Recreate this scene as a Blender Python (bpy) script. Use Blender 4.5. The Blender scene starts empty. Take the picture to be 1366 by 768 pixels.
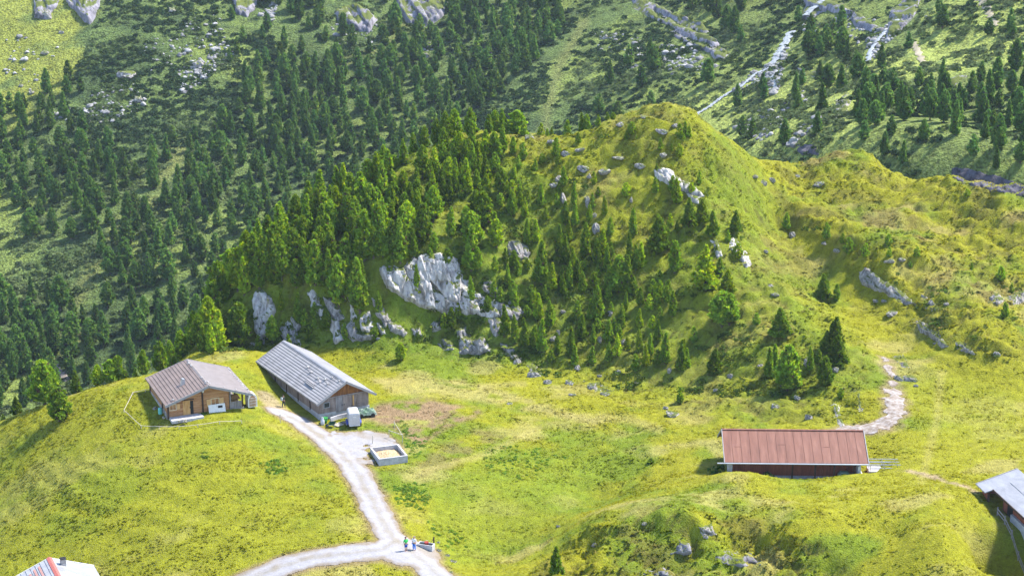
NGRASS = 260000
SUN_E, SUN_A, SKY_S, EXPO, HAZE = 3.5, 6.0, .14, 1.75, 0.00007
import bpy, bmesh, math, random
import numpy as np
from mathutils import Vector, Matrix
R = math.radians
rng = np.random.default_rng(7)
random.seed(7)
scene = bpy.context.scene
COL = scene.collection

# ------------------------------------------------------------------ camera
FPX, PITCH, CAMZ = 2200.0, R(15.5), 78.0
SP, CP = math.sin(PITCH), math.cos(PITCH)
cam_d = bpy.data.cameras.new('camera'); cam = bpy.data.objects.new('camera', cam_d); COL.objects.link(cam)
cam_d.sensor_width = 36; cam_d.lens = FPX / 1366 * 36
cam_d.clip_start = 1; cam_d.clip_end = 5000
cam.location = (0, 0, CAMZ); cam.rotation_euler = (R(90) - PITCH, 0, 0)
scene.camera = cam

def ray(u, v):
    x = (np.asarray(u, float) - 683) / FPX; y = (384 - np.asarray(v, float)) / FPX
    return x, CP + y * SP, -SP + y * CP
def at_Y(u, v, Y):
    x, y, z = ray(u, v); t = Y / y
    return (float(x * t), float(Y), float(CAMZ + z * t))
def at_Z(u, v, Z):
    x, y, z = ray(u, v); t = (Z - CAMZ) / z
    return (float(x * t), float(y * t), float(Z))
def project(x, y, z):
    dz = z - CAMZ
    d = y * CP - dz * SP
    yy = y * SP + dz * CP
    return 683 + FPX * x / d, 384 - FPX * yy / d, d

# ------------------------------------------------------------------ noise
def _hash(ix, iy, seed):
    n = (ix.astype(np.int64) * 374761393 + iy.astype(np.int64) * 668265263 + seed * 982451653) & 0xffffffff
    n = ((n ^ (n >> 13)) * 1274126177) & 0xffffffff
    n = (n ^ (n >> 16)) & 0xffffffff
    return n / 4294967295.0
def vnoise(x, y, seed=0):
    ix = np.floor(x); iy = np.floor(y); fx = x - ix; fy = y - iy
    fx = fx * fx * fx * (fx * (fx * 6 - 15) + 10); fy = fy * fy * fy * (fy * (fy * 6 - 15) + 10)
    a = _hash(ix, iy, seed); b = _hash(ix + 1, iy, seed); c = _hash(ix, iy + 1, seed); d = _hash(ix + 1, iy + 1, seed)
    return (a + (b - a) * fx + (c - a) * fy + (a - b - c + d) * fx * fy) * 2 - 1
def fbm(x, y, seed=0, octv=4, gain=.5):
    s = 0; a = 1; f = 1; t = 0
    for k in range(octv):
        c, sn = math.cos(.6 * k + .3), math.sin(.6 * k + .3)
        s = s + a * vnoise((x * c - y * sn) * f + 17.3 * k, (x * sn + y * c) * f - 9.1 * k, seed + k * 31); t += a; a *= gain; f *= 2.03
    return s / t
def smooth(a, b, x):
    t = np.clip((x - a) / (b - a), 0, 1); return t * t * (3 - 2 * t)
def in_poly(px, py, poly):
    px = np.asarray(px, float); py = np.asarray(py, float); ins = np.zeros(px.shape, bool)
    n = len(poly); j = n - 1
    for i in range(n):
        xi, yi = poly[i]; xj, yj = poly[j]
        if yi != yj:
            c = ((yi > py) != (yj > py)) & (px < (xj - xi) * (py - yi) / (yj - yi) + xi)
            ins ^= c
        j = i
    return ins
def edge_dist(px, py, poly, closed=True):
    d = np.full(np.asarray(px).shape, 1e9)
    n = len(poly)
    for i in range(n if closed else n - 1):
        ax, ay = poly[i][:2]; bx, by = poly[(i + 1) % n][:2]
        dx, dy = bx - ax, by - ay; L = dx * dx + dy * dy + 1e-9
        t = np.clip(((px - ax) * dx + (py - ay) * dy) / L, 0, 1)
        d = np.minimum(d, np.hypot(px - ax - t * dx, py - ay - t * dy))
    return d

# ------------------------------------------------------------------ terrain surfaces
class TPS:
    def __init__(s, pts, lam=0.0):
        P = np.array(pts, float); s.xy = P[:, :2]; n = len(P)
        K = s._k(s.xy[:, None, :] - s.xy[None, :, :]) + lam * np.eye(n)
        A = np.zeros((n + 3, n + 3)); A[:n, :n] = K; A[:n, n] = 1; A[:n, n + 1:] = s.xy
        A[n, :n] = 1; A[n + 1:, :n] = s.xy.T
        b = np.zeros(n + 3); b[:n] = P[:, 2]
        s.w = np.linalg.solve(A, b)
    @staticmethod
    def _k(d):
        r2 = (d ** 2).sum(-1); return np.where(r2 > 1e-9, .5 * r2 * np.log(np.maximum(r2, 1e-9)), 0)
    def __call__(s, x, y):
        sh = x.shape; x = x.ravel(); y = y.ravel(); out = np.empty(x.size)
        for i in range(0, x.size, 40000):
            q = np.stack([x[i:i + 40000], y[i:i + 40000]], -1)
            out[i:i + 40000] = s._k(q[:, None, :] - s.xy[None]) @ s.w[:-3] + s.w[-3] + q @ s.w[-2:]
        return out.reshape(sh)

near_pts = []
def nz(*a):
    for (u, v, z) in a: near_pts.append(at_Z(u, v, z))
def ny(*a):
    for (u, v, Y) in a: near_pts.append(at_Y(u, v, Y))
def back(u, v, Y, dY, dz):                       # ground falling away behind a crest
    p = at_Y(u, v, Y); near_pts.append((p[0] * (Y + dY) / Y, Y + dY, p[2] - dz))
# road and hut hill
nz((540, 730, 0), (600, 768, -1), (520, 690, .4), (490, 650, 1), (460, 610, 1.8), (420, 575, 2.4), (380, 545, 3),
   (350, 515, 3.8), (440, 550, 2.6), (490, 548, 2.6), (500, 520, 3), (520, 605, 1.6), (560, 580, 1.8),
   (263, 556, 5), (205, 545, 5), (330, 540, 4.8), (250, 520, 5.2), (300, 505, 5.2), (190, 500, 5), (145, 512, 3.6), (100, 525, 2), (50, 543, -1), (0, 562, -4), (-70, 590, -8),
   (0, 768, -6.5), (100, 768, -5), (200, 768, -3), (0, 650, -4), (120, 640, .5), (200, 620, 2), (300, 620, 2.4), (300, 700, -.4), (400, 660, 1), (430, 700, .4), (360, 768, -1.4), (460, 768, -1),
   (-100, 768, -10), (-100, 650, -8))
ny((300, 465, 228), (340, 468, 230), (270, 474, 226), (390, 465, 232))
# meadow
nz((700, 560, 1.6), (620, 640, .8), (640, 760, -2), (740, 660, .2), (790, 668, -.6), (640, 560, 2), (760, 600, 1), (850, 600, 2), (900, 580, 3),
   (560, 500, 3.4), (640, 520, 2.6), (690, 720, -1.5))
# foot of the knoll
nz((430, 462, 4.4), (500, 470, 4.2), (560, 478, 4), (620, 488, 3.6), (700, 506, 3), (760, 520, 2.8), (830, 532, 3), (900, 556, 3.2), (950, 566, 3.8), (1050, 570, 4.6), (1150, 566, 5))
# cliffs
ny((580, 428, 236), (580, 342, 239.5), (520, 400, 236), (520, 340, 239), (640, 425, 234.5), (660, 375, 238), (480, 445, 233.5), (480, 400, 236), (430, 445, 235), (430, 385, 238), (355, 458, 236), (355, 383, 239.5),
   (310, 460, 236), (620, 462, 231), (560, 455, 233))
# knoll face
ny((720, 480, 228), (720, 420, 235), (700, 350, 243), (720, 280, 251), (800, 500, 224), (800, 420, 234), (800, 340, 243), (800, 270, 250),
   (880, 520, 217), (880, 440, 229), (880, 360, 240), (880, 280, 249), (960, 530, 212), (960, 450, 224), (960, 360, 237), (950, 280, 248),
   (1050, 530, 208), (1050, 450, 220), (1040, 380, 234), (1120, 520, 207), (1110, 440, 222), (600, 290, 248), (540, 300, 247), (480, 330, 244), (420, 340, 244), (640, 240, 256), (570, 245, 256), (740, 225, 257), (830, 215, 256), (880, 205, 255), (930, 220, 255),
   (990, 300, 249), (1000, 250, 257))
# knoll skyline and what falls away behind it
sky_k = [(250, 472, 231), (280, 440, 238), (308, 392, 244), (345, 342, 249), (375, 314, 252), (413, 288, 256), (450, 265, 259), (500, 234, 262), (540, 214, 264), (590, 192, 266), (628, 181, 267), (690, 180, 268), (760, 180, 267),
         (800, 167, 265), (845, 151, 263), (890, 149, 261.5), (925, 154, 261.5), (955, 178, 262.5), (1000, 205, 267), (1040, 222, 272), (1085, 212, 276), (1130, 207, 277), (1170, 220, 274), (1205, 236, 270), (1260, 233, 266), (1310, 240, 262), (1366, 258, 258), (1440, 285, 255), (1530, 310, 252)]
ny(*sky_k)
for (u, v, Y) in sky_k:
    if u < 1000: back(u, v, Y, 14, 9); back(u, v, Y, 45, 45)
    elif u < 1100: back(u, v, Y, 12, 4); back(u, v, Y, 40, 24)
    else: back(u, v, Y, 10, 5); back(u, v, Y, 34, 28)
for (u, v, Y) in [(190, 500, 218), (100, 525, 218.6), (0, 562, 223.8), (-70, 590, 228), (-200, 620, 232)]:
    back(u, v, Y, 12, 9); back(u, v, Y, 50, 52)
near_pts += [(-60, 330, -70), (-110, 300, -65), (0, 340, -62), (60, 340, -40)]
# gully and right ridge
ny((1180, 560, 197), (1180, 480, 217), (1130, 415, 234), (1045, 315, 257), (1100, 350, 247), (1150, 390, 238), (1185, 420, 231), (1225, 455, 222), (1230, 485, 214), (1290, 490, 211), (1366, 515, 205),
   (1065, 288, 257.5), (1120, 318, 248.5), (1175, 345, 241), (1215, 360, 237.5), (1260, 405, 226), (1310, 445, 216), (1366, 470, 211), (1440, 490, 209), (1440, 520, 204),
   (1300, 340, 243), (1366, 400, 229), (1366, 340, 242), (1150, 300, 256), (1250, 280, 257), (1130, 250, 268), (1050, 262, 266), (1450, 400, 227), (1240, 320, 249))
nz((1280, 600, 5.8), (1280, 530, 6.6), (1366, 560, 6.6), (1200, 610, 5.4), (1450, 600, 7), (1100, 600, 4.8), (1040, 600, 4.2))
# barn shelf and foreground mound
ny((968, 628, 180.4), (1000, 629, 180), (1050, 639, 179.8), (1100, 638, 180), (1146, 630, 180.6))
near_pts += [(25, 184.6, 3.3), (31, 184.4, 3.2), (37, 184.4, 3.3), (42, 184.2, 3.8), (26, 189.5, 3.4), (34, 189.5, 3.6), (42, 189.5, 4.2), (23.2, 185, 3.6)]
nz((1060, 660, 5.2), (1150, 650, 5.4), (950, 650, 4.6), (1250, 640, 5.6), (1366, 700, 6.6), (1300, 690, 6.5), (1300, 768, 6), (1366, 768, 6), (1200, 720, 5.6), (1450, 768, 6),
   (1050, 700, 5.6), (870, 665, 5), (800, 690, 3.6), (860, 640, 1.6), (930, 690, 5.6))
ny((900, 740, 163.5), (900, 768, 159), (1000, 768, 160), (1000, 735, 165.5), (820, 740, 164), (760, 745, 166), (740, 768, 161), (700, 760, 163.5), (680, 800, 156), (900, 800, 153), (1100, 800, 156), (1300, 800, 158))
nz((300, 830, -4), (0, 830, -8), (560, 830, -3.5), (1450, 850, 4), (1000, 900, -1), (600, 900, -6), (200, 900, -8), (-120, 860, -12))
near_pts += [(53.4, 167.3, 6.5), (50.5, 167.4, 7.1), (54, 163.5, 6.0), (56, 166, 6.3), (53, 170.5, 6.9), (50.2, 171, 7.4), (51.5, 163, 6.4), (58, 172, 6.8), (46, 168, 7.5), (47, 163, 7.0), (48, 158, 6.5)]
tps_n = TPS(near_pts, lam=1.0)

far_pts = []
for (u, v, Y) in [(0, 600, 345), (0, 540, 370), (0, 400, 415), (0, 250, 470), (0, 100, 525), (0, 0, 562), (0, -150, 640),
                  (200, 500, 380), (200, 330, 432), (200, 150, 502), (200, 0, 562), (200, -150, 640), (400, 400, 402), (400, 300, 440), (400, 200, 482), (400, 80, 535), (400, 0, 572), (400, -150, 650),
                  (683, 220, 448), (683, 150, 480), (683, 80, 520), (683, 0, 572), (683, -150, 660), (850, 170, 440), (850, 80, 495), (850, 0, 545), (950, 170, 415), (950, 100, 455), (950, 40, 495), (950, 0, 522), (950, -150, 610),
                  (1030, 205, 352), (1060, 150, 390), (1050, 90, 435), (1080, 40, 462), (1100, 0, 482), (1150, 190, 325), (1150, 110, 378), (1170, 50, 425), (1180, 0, 452), (1180, -150, 540),
                  (1250, 225, 303), (1250, 150, 342), (1270, 70, 385), (1270, 0, 425), (1366, 240, 292), (1366, 180, 312), (1366, 100, 348), (1366, 0, 395), (1366, -150, 470),
                  (-300, 550, 360), (-300, 250, 470), (-300, 0, 562), (-300, -150, 640), (1650, 230, 285), (1650, 100, 340), (1650, -150, 450)]:
    far_pts.append(at_Y(u, v, Y))
far_pts += [(-160, 260, -78), (-90, 290, -74), (-20, 310, -66), (40, 300, -46), (80, 275, -22), (130, 255, -8), (190, 240, 4), (-260, 270, -78), (-60, 200, -80), (60, 200, -45), (200, 180, -10), (-260, 180, -85)]
tps_f = TPS(far_pts, lam=4.0)

class Grid:
    def __init__(s, x0, x1, y0, y1, d):
        s.x0, s.y0, s.d = x0, y0, d
        s.nx = int(round((x1 - x0) / d)) + 1; s.ny = int(round((y1 - y0) / d)) + 1
        s.X, s.Y = np.meshgrid(x0 + d * np.arange(s.nx), y0 + d * np.arange(s.ny))
        s.H = None
    def sample(s, x, y, A=None):
        A = s.H if A is None else A
        fx = np.clip((np.asarray(x, float) - s.x0) / s.d, 0, s.nx - 1.001); fy = np.clip((np.asarray(y, float) - s.y0) / s.d, 0, s.ny - 1.001)
        i = fx.astype(int); j = fy.astype(int); a = fx - i; b = fy - j
        return A[j, i] * (1 - a) * (1 - b) + A[j, i + 1] * a * (1 - b) + A[j + 1, i] * (1 - a) * b + A[j + 1, i + 1] * a * b
    def inside(s, x, y):
        return (x >= s.x0) & (x <= s.x0 + s.d * (s.nx - 1)) & (y >= s.y0) & (y <= s.y0 + s.d * (s.ny - 1))

NG = Grid(-95, 125, 140, 300, .4)
FG = Grid(-330, 330, 180, 720, 2.0)
_c = Grid(-95, 125, 140, 300, 1.6); _c.H = tps_n(_c.X, _c.Y); base_n = _c.sample(NG.X, NG.Y)
base_f = tps_f(FG.X, FG.Y)

# roads, in pixels of the photograph's ground points -> world polylines
def world_line(pts):
    out = []
    for u, v in pts:
        # march the smooth ground
        x, y, z = ray(u, v)
        t = np.linspace(120, 330, 2101); hz = _c.sample(x * t, y * t); k = np.argmax(CAMZ + z * t < hz)
        out.append((float(x * t[k]), float(y * t[k])))
    return out
road_a = world_line([(372, 549), (395, 560), (425, 580), (455, 605), (478, 634), (494, 662), (508, 692), (522, 715), (545, 735), (570, 752), (600, 785)])
road_b = world_line([(530, 722), (510, 733), (470, 738), (420, 744), (370, 757), (310, 785)])
road_c = world_line([(437, 588), (470, 584), (500, 584), (515, 596)])
road_d = world_line([(352, 525), (372, 549)])
path_r = world_line([(1180, 478), (1188, 500), (1193, 522), (1196, 540), (1190, 558), (1178, 570), (1150, 574), (1128, 575)])
path_s = world_line([(1215, 628), (1245, 636), (1275, 645), (1300, 656)])
YARD = world_line([(428, 574), (470, 578), (502, 574), (526, 584), (512, 596), (494, 600), (496, 618), (478, 622), (455, 602)])
def road_mask(x, y):
    wob = .35 * fbm(x / 1.6, y / 1.6, 5, 3)
    m = -edge_dist(x, y, road_a, False) + 1.75 + wob
    m = np.maximum(m, -edge_dist(x, y, road_b, False) + 1.8 + wob)
    m = np.maximum(m, -edge_dist(x, y, road_c, False) + 1.9 + 1.6 * wob)
    yd = edge_dist(x, y, YARD); m = np.maximum(m, np.where(in_poly(x, y, YARD), yd, -yd) + 2.2 * fbm(x / 1.3, y / 1.3, 8, 3) - .25)
    jx, jy = road_a[8]
    m = np.maximum(m, -np.hypot((x - jx) * .8, y - jy) + 3.0 + wob)
    return m
def path_mask(x, y):
    m = -edge_dist(x, y, path_r, False) + .30 + 1.1 * fbm(x / 1.3, y / 1.3, 15, 3) + 1.2 * smooth(212, 198, y)
    return m
BUILD_FLAT = []   # filled from pixel anchors: (x, y, radius) of level ground
for (u, v, z, r) in [(263, 540, 5, 10), (425, 520, 2.9, 12), (520, 600, 1.6, 5), (1060, 620, 4.2, 11)]:
    p = at_Z(u, v, z); BUILD_FLAT.append((p[0], p[1], r))

X, Y = NG.X, NG.Y
rough = np.ones_like(X)
rm = road_mask(X, Y)
rough *= smooth(.2, -2.5, rm)
for (bx, by, br) in BUILD_FLAT: rough *= .12 + .88 * smooth(br, br + 4, np.hypot(X - bx, Y - by))
PU, PV, PD = project(X, Y, base_n)
knoll = smooth(0, 30, np.where(in_poly(PU, PV, [(250, 480), (430, 470), (700, 508), (950, 575), (1150, 580), (1180, 470), (1060, 300), (1010, 200), (900, 100), (600, 100), (250, 400)]), edge_dist(PU, PV, [(250, 480), (430, 470), (700, 508), (950, 575), (1150, 580), (1180, 470), (1060, 300), (1010, 200), (900, 100), (600, 100), (250, 400)]), 0))
ridge = smooth(0, 25, np.where(in_poly(PU, PV, [(1030, 300), (1150, 380), (1240, 470), (1400, 520), (1500, 200), (1100, 180), (1010, 215)]), edge_dist(PU, PV, [(1030, 300), (1150, 380), (1240, 470), (1400, 520), (1500, 200), (1100, 180), (1010, 215)]), 0))
mound = smooth(0, 30, np.where(in_poly(PU, PV, [(660, 800), (760, 705), (870, 660), (1010, 680), (1120, 720), (1200, 830), (1000, 900)]), edge_dist(PU, PV, [(660, 800), (760, 705), (870, 660), (1010, 680), (1120, 720), (1200, 830), (1000, 900)]), 0))
hump = np.clip(.16 + .9 * knoll + .9 * ridge + 1.5 * mound, 0, 1.6)
bill = np.abs(fbm(X / 3.2, Y / 2.4, 40, 3)); bill2 = np.abs(fbm(X / 1.5, Y / 1.1, 44, 2))
H = base_n + rough * (.35 * fbm(X / 11, Y / 9, 21, 3) * (.5 + hump) + hump * (1.15 * (bill - .2) + .60 * (bill2 - .2)) + .07 * fbm(X / 1.0, Y / .9, 61, 2))
H += ridge * 1.7 * fbm(X / 10, Y / 7, 71, 3) + mound * .9 * fbm(X / 5, Y / 4, 73, 3) + knoll * .5 * fbm(X / 6, Y / 5, 72, 3)
# cattle terraces on the steeper grass
H += rough * .12 * np.sin(base_n * 5.2 + 5.5 * fbm(X / 7, Y / 6, 81, 4)) * (1 - .5 * knoll) * smooth(-.5, .3, fbm(X / 12, Y / 9, 83, 2))
H += rough * (.20 * ridge + .12 * knoll + .15 * mound) * np.sin(base_n * 4.0 + 6.0 * fbm(X / 6, Y / 5, 85, 4))
NG.H = H
FX, FY = FG.X, FG.Y
FG.H = base_f + 3.0 * fbm(FX / 40, FY / 40, 91, 4) * smooth(300, 360, FY) + 1.0 * np.abs(fbm(FX / 9, FY / 9, 95, 3))
def ground(x, y):
    x = np.asarray(x, float); y = np.asarray(y, float)
    a = np.where(NG.inside(x, y), NG.sample(x, y), -999); b = np.where(FG.inside(x, y), FG.sample(x, y), -999)
    return np.maximum(a, b)
def hit(u, v, t0=140, t1=800, dt=.25, fn=ground):
    """first ground point on the sight line of pixel (u, v)"""
    u = np.atleast_1d(np.asarray(u, float)); v = np.atleast_1d(np.asarray(v, float))
    x, y, z = ray(u, v); t = np.full(u.shape, float(t0)); done = np.zeros(u.shape, bool)
    step = np.full(u.shape, 1.0)
    for k in range(3000):
        gz = CAMZ + z * t - fn(x * t, y * t)
        below = (gz < 0) & ~done
        # refine
        if below.any():
            lo = t - step; hi = t.copy()
            for _ in range(14):
                m = (lo + hi) / 2; g = CAMZ + z * m - fn(x * m, y * m) < 0
                hi = np.where(g, m, hi); lo = np.where(g, lo, m)
            t = np.where(below, hi, t); done |= below
        if done.all() or t.min() > t1: break
        t = np.where(done, t, t + step)
        if (t[~done] > t1).all(): break
    return x * t, y * t, CAMZ + z * t, t
def hit1(u, v):
    a = hit(u, v); return Vector((float(a[0][0]), float(a[1][0]), float(a[2][0]))), float(a[3][0])
# ------------------------------------------------------------------ helpers
def tag(o, label=None, cat=None, group=None, kind=None):
    if label: o['label'] = label
    if cat: o['category'] = cat
    if group: o['group'] = group
    if kind: o['kind'] = kind
    return o
def empty(name, loc=(0, 0, 0), rz=0):
    o = bpy.data.objects.new(name, None); COL.objects.link(o); o.location = loc; o.rotation_euler = (0, 0, rz); o.empty_display_size = .3
    return o
def np_mesh(name, V, F, cols=None, smooth_=False, mat=None, normals=None):
    """V (n,3), F (m,k) of one face size, cols (n,3)"""
    me = bpy.data.meshes.new(name); V = np.ascontiguousarray(V, np.float32); F = np.ascontiguousarray(F, np.int32); m, k = F.shape
    me.vertices.add(len(V)); me.vertices.foreach_set('co', V.ravel())
    me.loops.add(m * k); me.loops.foreach_set('vertex_index', F.ravel())
    me.polygons.add(m); me.polygons.foreach_set('loop_start', np.arange(0, m * k, k, dtype=np.int32)); me.polygons.foreach_set('loop_total', np.full(m, k, np.int32))
    if smooth_: me.polygons.foreach_set('use_smooth', np.ones(m, bool))
    me.update(calc_edges=True)
    if cols is not None:
        a = me.color_attributes.new('Col', 'FLOAT_COLOR', 'POINT')
        c4 = np.ones((len(V), 4), np.float32); c4[:, :3] = cols; a.data.foreach_set('color', c4.ravel())
    if mat: me.materials.append(mat)
    if normals is not None: me.normals_split_custom_set_from_vertices(np.ascontiguousarray(normals, np.float32))
    return me
def link(name, me, parent=None):
    o = bpy.data.objects.new(name, me); COL.objects.link(o)
    if parent: o.parent = parent
    return o

class MB:
    def __init__(s): s.v = []; s.f = []
    def add(s, vs, fs, M=None):
        b = len(s.v); s.v += [tuple(M @ Vector(p)) if M else tuple(p) for p in vs]; s.f += [tuple(b + i for i in f) for f in fs]; return s
    def box(s, x0, x1, y0, y1, z0, z1, M=None):
        return s.add([(x0, y0, z0), (x1, y0, z0), (x1, y1, z0), (x0, y1, z0), (x0, y0, z1), (x1, y0, z1), (x1, y1, z1), (x0, y1, z1)],
                     [(0, 3, 2, 1), (4, 5, 6, 7), (0, 1, 5, 4), (1, 2, 6, 5), (2, 3, 7, 6), (3, 0, 4, 7)], M)
    def cbox(s, c, d, M=None):
        return s.box(c[0] - d[0] / 2, c[0] + d[0] / 2, c[1] - d[1] / 2, c[1] + d[1] / 2, c[2] - d[2] / 2, c[2] + d[2] / 2, M)
    def prism(s, poly, a0, a1, axis='y', M=None):
        """polygon of (a,b) pairs extruded; axis y: (x,z) outline along y; x: (y,z) along x; z: (x,y) along z"""
        n = len(poly)
        P = {'y': lambda p, t: (p[0], t, p[1]), 'x': lambda p, t: (t, p[0], p[1]), 'z': lambda p, t: (p[0], p[1], t)}[axis]
        return s.add([P(p, a0) for p in poly] + [P(p, a1) for p in poly],
                     [tuple(range(n)), tuple(range(2 * n - 1, n - 1, -1))] + [(i, i + n, (i + 1) % n + n, (i + 1) % n) for i in range(n)], M)
    def tube(s, pts, r, n=8, cap=True):
        if not hasattr(r, '__len__'): r = [r] * len(pts)
        b = len(s.v); P = [Vector(p) for p in pts]
        for i, p in enumerate(P):
            d = (P[min(i + 1, len(P) - 1)] - P[max(i - 1, 0)]).normalized()
            a = d.cross(Vector((0, 0, 1)) if abs(d.z) < .9 else Vector((1, 0, 0))).normalized(); c = d.cross(a)
            for k in range(n):
                t = 2 * math.pi * k / n; s.v.append(tuple(p + (a * math.cos(t) + c * math.sin(t)) * r[i]))
        for i in range(len(P) - 1):
            for k in range(n):
                s.f.append((b + i * n + k, b + i * n + (k + 1) % n, b + (i + 1) * n + (k + 1) % n, b + (i + 1) * n + k))
        if cap: s.f.append(tuple(b + k for k in range(n))[::-1]); s.f.append(tuple(b + (len(P) - 1) * n + k for k in range(n)))
        return s
    def beam(s, a, b, w, h=None):
        """rectangular bar from a to b"""
        h = h or w; a = Vector(a); b = Vector(b); d = b - a; L = d.length; d.normalize()
        x = d.cross(Vector((0, 0, 1)) if abs(d.z) < .95 else Vector((0, 1, 0))).normalized(); z = x.cross(d)
        M = Matrix((x, d, z)).transposed().to_4x4(); M.translation = a
        return s.box(-w / 2, w / 2, 0, L, -h / 2, h / 2, M)
    def build(s, name, mat, parent=None, bevel=0, smooth_=False):
        me = bpy.data.meshes.new(name); me.from_pydata(s.v, [], s.f); me.materials.append(mat)
        bm = bmesh.new(); bm.from_mesh(me); bmesh.ops.recalc_face_normals(bm, faces=bm.faces)
        if bevel: bmesh.ops.bevel(bm, geom=bm.edges[:], offset=bevel, segments=1, affect='EDGES', profile=.7)
        bm.to_mesh(me); bm.free()
        if smooth_: me.polygons.foreach_set('use_smooth', np.ones(len(me.polygons), bool))
        me.update()
        return link(name, me, parent)

# ------------------------------------------------------------------ materials
def node_mat(name):
    m = bpy.data.materials.new(name); m.use_nodes = True; nt = m.node_tree
    for n in list(nt.nodes): nt.nodes.remove(n)
    return m, nt, nt.nodes, nt.links
def N(nt, t, **kw):
    n = nt.nodes.new(t)
    for k, v in kw.items():
        if k == 'ins':
            for a, b in v.items(): n.inputs[a].default_value = b
        else: setattr(n, k, v)
    return n
def ramp(nt, stops, interp='LINEAR'):
    n = nt.nodes.new('ShaderNodeValToRGB'); n.color_ramp.interpolation = interp; e = n.color_ramp.elements
    while len(e) < len(stops): e.new(.5)
    for k, (p, c) in enumerate(stops): e[k].position = p; e[k].color = (*c, 1) if len(c) == 3 else c
    return n
def foliage_mat(name, trans=.3, use_obj=False, boost=(1.1, 1.35)):
    m, nt, ns, L = node_mat(name)
    at = N(nt, 'ShaderNodeAttribute', attribute_name='Col'); col = at.outputs['Color']
    if use_obj:
        oi = N(nt, 'ShaderNodeObjectInfo'); mx = N(nt, 'ShaderNodeMix', data_type='RGBA', blend_type='MULTIPLY'); mx.inputs[0].default_value = 1
        L.new(col, mx.inputs[6]); L.new(oi.outputs['Color'], mx.inputs[7]); col = mx.outputs[2]
    d = N(nt, 'ShaderNodeBsdfDiffuse'); t = N(nt, 'ShaderNodeBsdfTranslucent'); s = N(nt, 'ShaderNodeMixShader'); s.inputs[0].default_value = trans
    g = N(nt, 'ShaderNodeHueSaturation'); g.inputs['Saturation'].default_value = boost[0]; g.inputs['Value'].default_value = boost[1]
    L.new(col, d.inputs[0]); L.new(col, g.inputs['Color']); L.new(g.outputs[0], t.inputs[0])
    o = N(nt, 'ShaderNodeOutputMaterial'); L.new(d.outputs[0], s.inputs[1]); L.new(t.outputs[0], s.inputs[2]); L.new(s.outputs[0], o.inputs[0])
    return m
def ground_mat(name, s1, s2, bump=.4, dist=.3, contrast=.35, gain=1.0):
    m, nt, ns, L = node_mat(name)
    at = N(nt, 'ShaderNodeAttribute', attribute_name='Col'); tc = N(nt, 'ShaderNodeTexCoord')
    n1 = N(nt, 'ShaderNodeTexNoise', ins={'Scale': s1, 'Detail': 5.0, 'Roughness': .65}); n2 = N(nt, 'ShaderNodeTexNoise', ins={'Scale': s2, 'Detail': 3.0, 'Roughness': .6})
    L.new(tc.outputs['Object'], n1.inputs['Vector']); L.new(tc.outputs['Object'], n2.inputs['Vector'])
    ad = N(nt, 'ShaderNodeMath', operation='ADD'); L.new(n1.outputs[0], ad.inputs[0]); L.new(n2.outputs[0], ad.inputs[1])
    mr = N(nt, 'ShaderNodeMapRange', ins={'From Min': .7, 'From Max': 1.3, 'To Min': gain * (1 - contrast), 'To Max': gain * (1 + contrast)}); L.new(ad.outputs[0], mr.inputs[0])
    mx = N(nt, 'ShaderNodeMix', data_type='RGBA', blend_type='MULTIPLY'); mx.inputs[0].default_value = 1
    L.new(at.outputs['Color'], mx.inputs[6]); L.new(mr.outputs[0], mx.inputs[7])
    b = N(nt, 'ShaderNodeBump', ins={'Strength': bump, 'Distance': dist}); L.new(ad.outputs[0], b.inputs['Height'])
    p = N(nt, 'ShaderNodeBsdfPrincipled', ins={'Roughness': .95, 'Specular IOR Level': .1}); L.new(mx.outputs[2], p.inputs['Base Color']); L.new(b.outputs[0], p.inputs['Normal'])
    o = N(nt, 'ShaderNodeOutputMaterial'); L.new(p.outputs[0], o.inputs[0])
    return m
def noisy_mat(name, c1, c2, scale=3, stretch=(1, 1, 1), rough=.8, bump=.2, dist=.05, metal=0, c3=None, detail=6, coords='Object', spec=.3, lo=.35, hi=.65):
    m, nt, ns, L = node_mat(name)
    tc = N(nt, 'ShaderNodeTexCoord'); mp = N(nt, 'ShaderNodeMapping'); mp.inputs['Scale'].default_value = stretch
    L.new(tc.outputs[coords], mp.inputs[0])
    n1 = N(nt, 'ShaderNodeTexNoise', ins={'Scale': scale, 'Detail': detail, 'Roughness': .65, 'Distortion': .3}); L.new(mp.outputs[0], n1.inputs['Vector'])
    st = [(lo, c1), (hi, c2)] if c3 is None else [(lo, c1), ((lo + hi) / 2, c2), (hi, c3)]
    r = ramp(nt, st); L.new(n1.outputs[0], r.inputs[0])
    b = N(nt, 'ShaderNodeBump', ins={'Strength': bump, 'Distance': dist}); L.new(n1.outputs[0], b.inputs['Height'])
    p = N(nt, 'ShaderNodeBsdfPrincipled', ins={'Roughness': rough, 'Metallic': metal, 'Specular IOR Level': spec}); L.new(r.outputs[0], p.inputs['Base Color']); L.new(b.outputs[0], p.inputs['Normal'])
    o = N(nt, 'ShaderNodeOutputMaterial'); L.new(p.outputs[0], o.inputs[0])
    return m
def flat_mat(name, c, rough=.7, metal=0, spec=.3):
    return noisy_mat(name, tuple(x * .88 for x in c), tuple(min(1, x * 1.1) for x in c), scale=6, rough=rough, metal=metal, bump=.05, spec=spec)
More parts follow.
